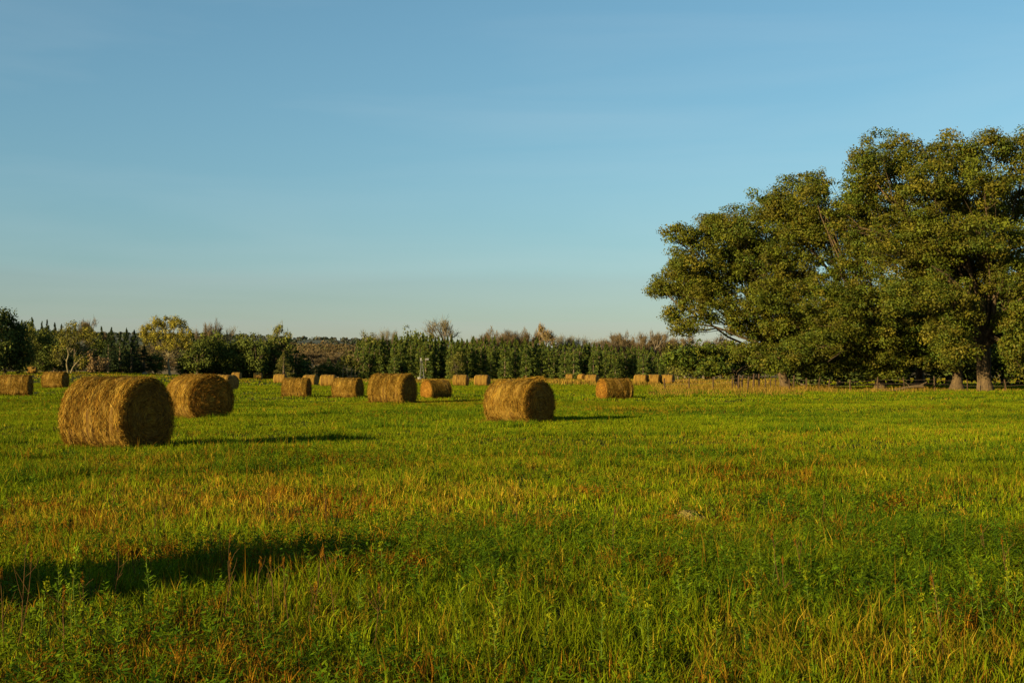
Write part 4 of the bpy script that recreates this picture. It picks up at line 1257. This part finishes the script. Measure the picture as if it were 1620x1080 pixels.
willow(112, 585, 283, 'willow with a pale forked trunk and one long leaning limb at the wood edge',
       [([(108, 585), (107, 570), (109, 560), (104, 545), (102, 533)], 0.28), ([(109, 560), (116, 550), (120, 538)], 0.18), ([(112, 585), (122, 572), (134, 562), (148, 549)], 0.24), ([(120, 551), (126, 545)], 0.1), ([(100, 575), (95, 565)], 0.1)],
       [(100, 530, 14, 12), (125, 525, 20, 12), (112, 518, 14, 8), (148, 535, 16, 14), (92, 562, 10, 14), (128, 572, 12, 9), (110, 545, 16, 10)], OLIVE + YELLOW[:1], M_PALEBARK, 21, 0.3, per=80)
willow(267, 592, 291, 'tall yellow-green willow with upswept pale limbs and a bare lower trunk',
       [([(269, 593), (267, 575), (266, 560)], 0.42), ([(266, 562), (255, 545), (246, 525), (240, 512)], 0.24), ([(266, 562), (270, 540), (278, 515)], 0.24), ([(266, 562), (285, 548), (300, 540)], 0.16), ([(264, 565), (245, 553), (228, 545)], 0.16), ([(267, 560), (262, 535), (262, 510)], 0.2), ([(252, 540), (236, 530), (225, 522)], 0.1)],
       [(230, 524, 12, 10), (244, 514, 15, 10), (262, 511, 16, 9), (280, 513, 15, 10), (292, 526, 10, 12), (255, 530, 22, 12), (280, 537, 18, 12), (236, 538, 12, 8), (296, 545, 9, 7), (266, 548, 18, 8)], YELLOW, M_PALEBARK, 22, 0.4, per=130)
stand(shrubs[0], 153, 560, 586, 292, 36, 'rounded brown shrub at the wood edge beside the leaning willow limb', h0=4, w0=5)
for px, top, w in ((172, 527, 40), (190, 530, 36), (208, 540, 36), (228, 548, 36), (182, 555, 40), (215, 562, 40)):
    stand(spruces[rt.randint(0, 2)], px, top, 588, L_d(px) + rt.uniform(-2, 8), w, 'blue-green spruce between the leaning willow limb and the yellow willow', 'spruces between the two willows', h0=10, w0=4.4)
for px, top, w, pr in ((312, 528, 46, 0), (335, 526, 44, 1), (360, 530, 46, 0), (384, 532, 44, 2), (300, 555, 36, 1), (246, 560, 34, 2), (405, 530, 40, 0), (346, 552, 40, 2), (372, 556, 40, 1), (325, 560, 36, 0)):
    stand(mids[pr], px, top, 592, L_d(px) + rt.uniform(-4, 8), w, 'green tree in the dense wood between the yellow willow and the olive cedar', 'green trees past the yellow willow', h0=10, w0=8)
for px, top, w in ((292, 540, 30), (352, 538, 30), (392, 536, 32), (412, 534, 32), (428, 538, 30), (398, 552, 30), (468, 550, 36), (455, 545, 30), (480, 560, 32), (345, 560, 26), (420, 556, 26), (330, 545, 26)):
    stand(cedars[rt.randint(0, 4)], px, top, 593, L_d(px) + 4 + rt.uniform(-2, 8), w, 'dark cedar mixed into the wood near the olive cedar', 'dark cedars near the olive cedar', h0=10, w0=3.2)
stand(bares[0], 331, 505, 592, 348, 34, 'pinkish leafless tree top above the wood past the yellow willow', h0=10, w0=7.5)
stand(greys[1], 362, 516, 592, 350, 34, 'small dark leafless snag above the wood past the yellow willow', h0=10, w0=6.5)
thin = bare_tree('thin_leaved_tree', 't', 'tree', 10, 6, 505, (0.15, 0.14, 0.06), twigs=600, leaves=22, leaf_pal=OLIVE)
stand(thin, 440, 508, 593, 338, 40, 'thin-leaved tall tree rising above the olive cedar at the end of the wood', h0=10, w0=6)
stand(mids[1], 438, 530, 594, 336, 50, 'bushy green tree under the thin-leaved tall one', h0=10, w0=8)
oc = conifer('olive_cedar', 'o', 'tree', 10, 7.5, 510, [(0.085, 0.078, 0.018), (0.10, 0.088, 0.02), (0.07, 0.07, 0.017)], cone=0.7)
stand(oc, 449, 556, 597, 300, 36, 'squat olive cedar standing out in front of the wood end', h0=10, w0=7.5)
# the gap with the hillside: low dark trees, then the aspens
for px, top, w in ((478, 572, 34), (500, 578, 36), (488, 565, 26), (520, 566, 34), (546, 562, 34), (536, 570, 34), (610, 572, 40), (628, 566, 34)):
    stand(spruces[rt.randint(0, 2)], px, top, 597, 362 + rt.uniform(-4, 6), w, 'low dark-blue spruce in the gap below the brown hillside', 'low spruces below the brown hillside', h0=10, w0=4.4)
for px, top, w in ((512, 575, 26), (526, 577, 26)):
    stand(mids[2], px, top, 597, 350, w, 'small light green round tree in the gap below the hillside', 'small light green trees in the gap', h0=10, w0=8)
for px, top, w in ((500, 556, 60), (470, 552, 60), (535, 556, 60)):
    stand(bares[rt.randint(0, 3)], px, top, 597, 430, w, 'brown leafless tree on the slope behind the low spruces', 'brown trees behind the low spruces', h0=10, w0=7.5)


def aspens():
    rs = np.random.RandomState(31); d = 346
    for k, (px, top, lean) in enumerate([(543, 562, 0), (550, 556, 1), (556, 560, -1), (562, 564, 1), (569, 566, 0), (576, 568, 1), (584, 568, -1)]):
        x = px_x(px, d); z = gz(x, d) - 0.05; h = px_z(top, d) - z
        r = root('aspen_tree', (x, d + rs.uniform(-2, 2), z), 0, 'slim pale-stemmed aspen in the small grove at the cedar row end' if px < 566 else 'slim bare pale stem in the brown end of the aspen grove', 'tree',
                 'leafy aspens of the grove' if px < 566 else 'bare stems of the aspen grove')
        tb = Tubes(); tb.add(curve_pts((0, 0, 0), (lean * 0.5, 0, h), 6, 0.02, rs), np.linspace(0.13, 0.05, 6), 6); tb.build('trunk', M_PALEBARK, r)
        c = np.stack([rs.normal(size=16) * 0.6 + lean * .3, rs.normal(size=16) * 0.6, rs.uniform(0.45, 1.0, 16) * h], -1)
        V, q, lc = leaf_cloud(c, rs.uniform(.4, .8, 16), 26 if px < 566 else 9, 0.38, rs, OLIVE if px < 566 else [(0.19, 0.13, 0.06)], flat=1.0)
        obj_from('crown', V, q, None, M_FAR, r, col=lc, smooth=False)


aspens()
ox, od = px_x(229, 288), 288.0
bm = leafy = None
rsb = np.random.RandomState(2)
tb = Tubes(); zz = np.linspace(0, 1, 7)
tb.add(np.stack([np.zeros(7), np.zeros(7), zz * 0.65], -1), np.array([0.5, 0.6, 0.62, 0.6, 0.5, 0.36, 0.05]), 11)
for v in tb.V: v += rsb.normal(size=v.shape) * 0.05
bo = tb.build('boulder', M_ROCK, None); bo.location = (ox, od, gz(ox, od) - 0.1)
tag(bo, 'pale boulder at the foot of the spruces between the willows', 'boulder')

# ------------------------------------------------------------------ light, sky, camera
SUN_EL = math.radians(14.0)
AZ = math.radians(39)                      # light travels to the right and away from the camera
Ld = Vector((math.cos(AZ) * math.cos(SUN_EL), math.sin(AZ) * math.cos(SUN_EL), -math.sin(SUN_EL)))
sl = bpy.data.lights.new('sun', 'SUN'); sl.energy = 5.0; sl.angle = math.radians(0.53); sl.color = (1.0, 0.81, 0.46)
so = bpy.data.objects.new('sun', sl); COL.objects.link(so); so.rotation_euler = Ld.to_track_quat('-Z', 'Y').to_euler(); so.location = (-40, -30, 40)

w = bpy.data.worlds.new('World'); scene.world = w; w.use_nodes = True
nt = w.node_tree; nt.nodes.clear()
sky = nt.nodes.new('ShaderNodeTexSky'); sky.sky_type = 'NISHITA'; sky.sun_disc = False
sky.sun_elevation = SUN_EL
sky.sun_rotation = math.atan2(-Ld.x, -Ld.y)
sky.air_density = 1.3; sky.dust_density = 0.3; sky.ozone_density = 6.0; sky.altitude = 0
bg = nt.nodes.new('ShaderNodeBackground'); bg.inputs[1].default_value = 0.054
wo = nt.nodes.new('ShaderNodeOutputWorld')
hs = nt.nodes.new('ShaderNodeHueSaturation'); hs.inputs['Hue'].default_value = 0.477; hs.inputs['Saturation'].default_value = 0.9
nt.links.new(sky.outputs[0], hs.inputs['Color'])
# very thin high cloud: the sky is a few per cent paler along faint long streaks
tc = nt.nodes.new('ShaderNodeTexCoord'); mp = nt.nodes.new('ShaderNodeMapping'); mp.inputs['Scale'].default_value = (1.6, 1.6, 13.0); mp.inputs['Rotation'].default_value = (0.05, 0.10, 0)
nz = nt.nodes.new('ShaderNodeTexNoise'); nz.inputs['Scale'].default_value = 1.5; nz.inputs['Detail'].default_value = 5; nz.inputs['Distortion'].default_value = 0.5
mr = nt.nodes.new('ShaderNodeMapRange'); mr.inputs['From Min'].default_value = 0.42; mr.inputs['From Max'].default_value = 0.75; mr.inputs['To Min'].default_value = 0.0; mr.inputs['To Max'].default_value = 0.10
cm = nt.nodes.new('ShaderNodeMix'); cm.data_type = 'RGBA'; cm.inputs[7].default_value = (5.5, 5.9, 5.9, 1)
nt.links.new(tc.outputs['Generated'], mp.inputs[0]); nt.links.new(mp.outputs[0], nz.inputs[0]); nt.links.new(nz.outputs[0], mr.inputs[0])
nt.links.new(mr.outputs[0], cm.inputs[0]); nt.links.new(hs.outputs[0], cm.inputs[6]); nt.links.new(cm.outputs[2], bg.inputs[0]); nt.links.new(bg.outputs[0], wo.inputs[0])

cd = bpy.data.cameras.new('camera'); cam = bpy.data.objects.new('camera', cd); COL.objects.link(cam)
cd.lens = 45; cd.sensor_width = 36; cd.clip_start = 0.1; cd.clip_end = 20000
cam.location = (0, 0, CAM_H)
cam.rotation_euler = (math.radians(90) + math.atan((HOR - 540) / F), 0, 0)
scene.camera = cam

scene.view_settings.view_transform = 'Standard'
scene.view_settings.look = 'None'
scene.view_settings.exposure = 1.36
scene.view_settings.gamma = 1.0
scene.render.engine = 'CYCLES'
scene.cycles.max_bounces = 5
scene.cycles.diffuse_bounces = 2
scene.cycles.transmission_bounces = 3
scene.cycles.glossy_bounces = 1
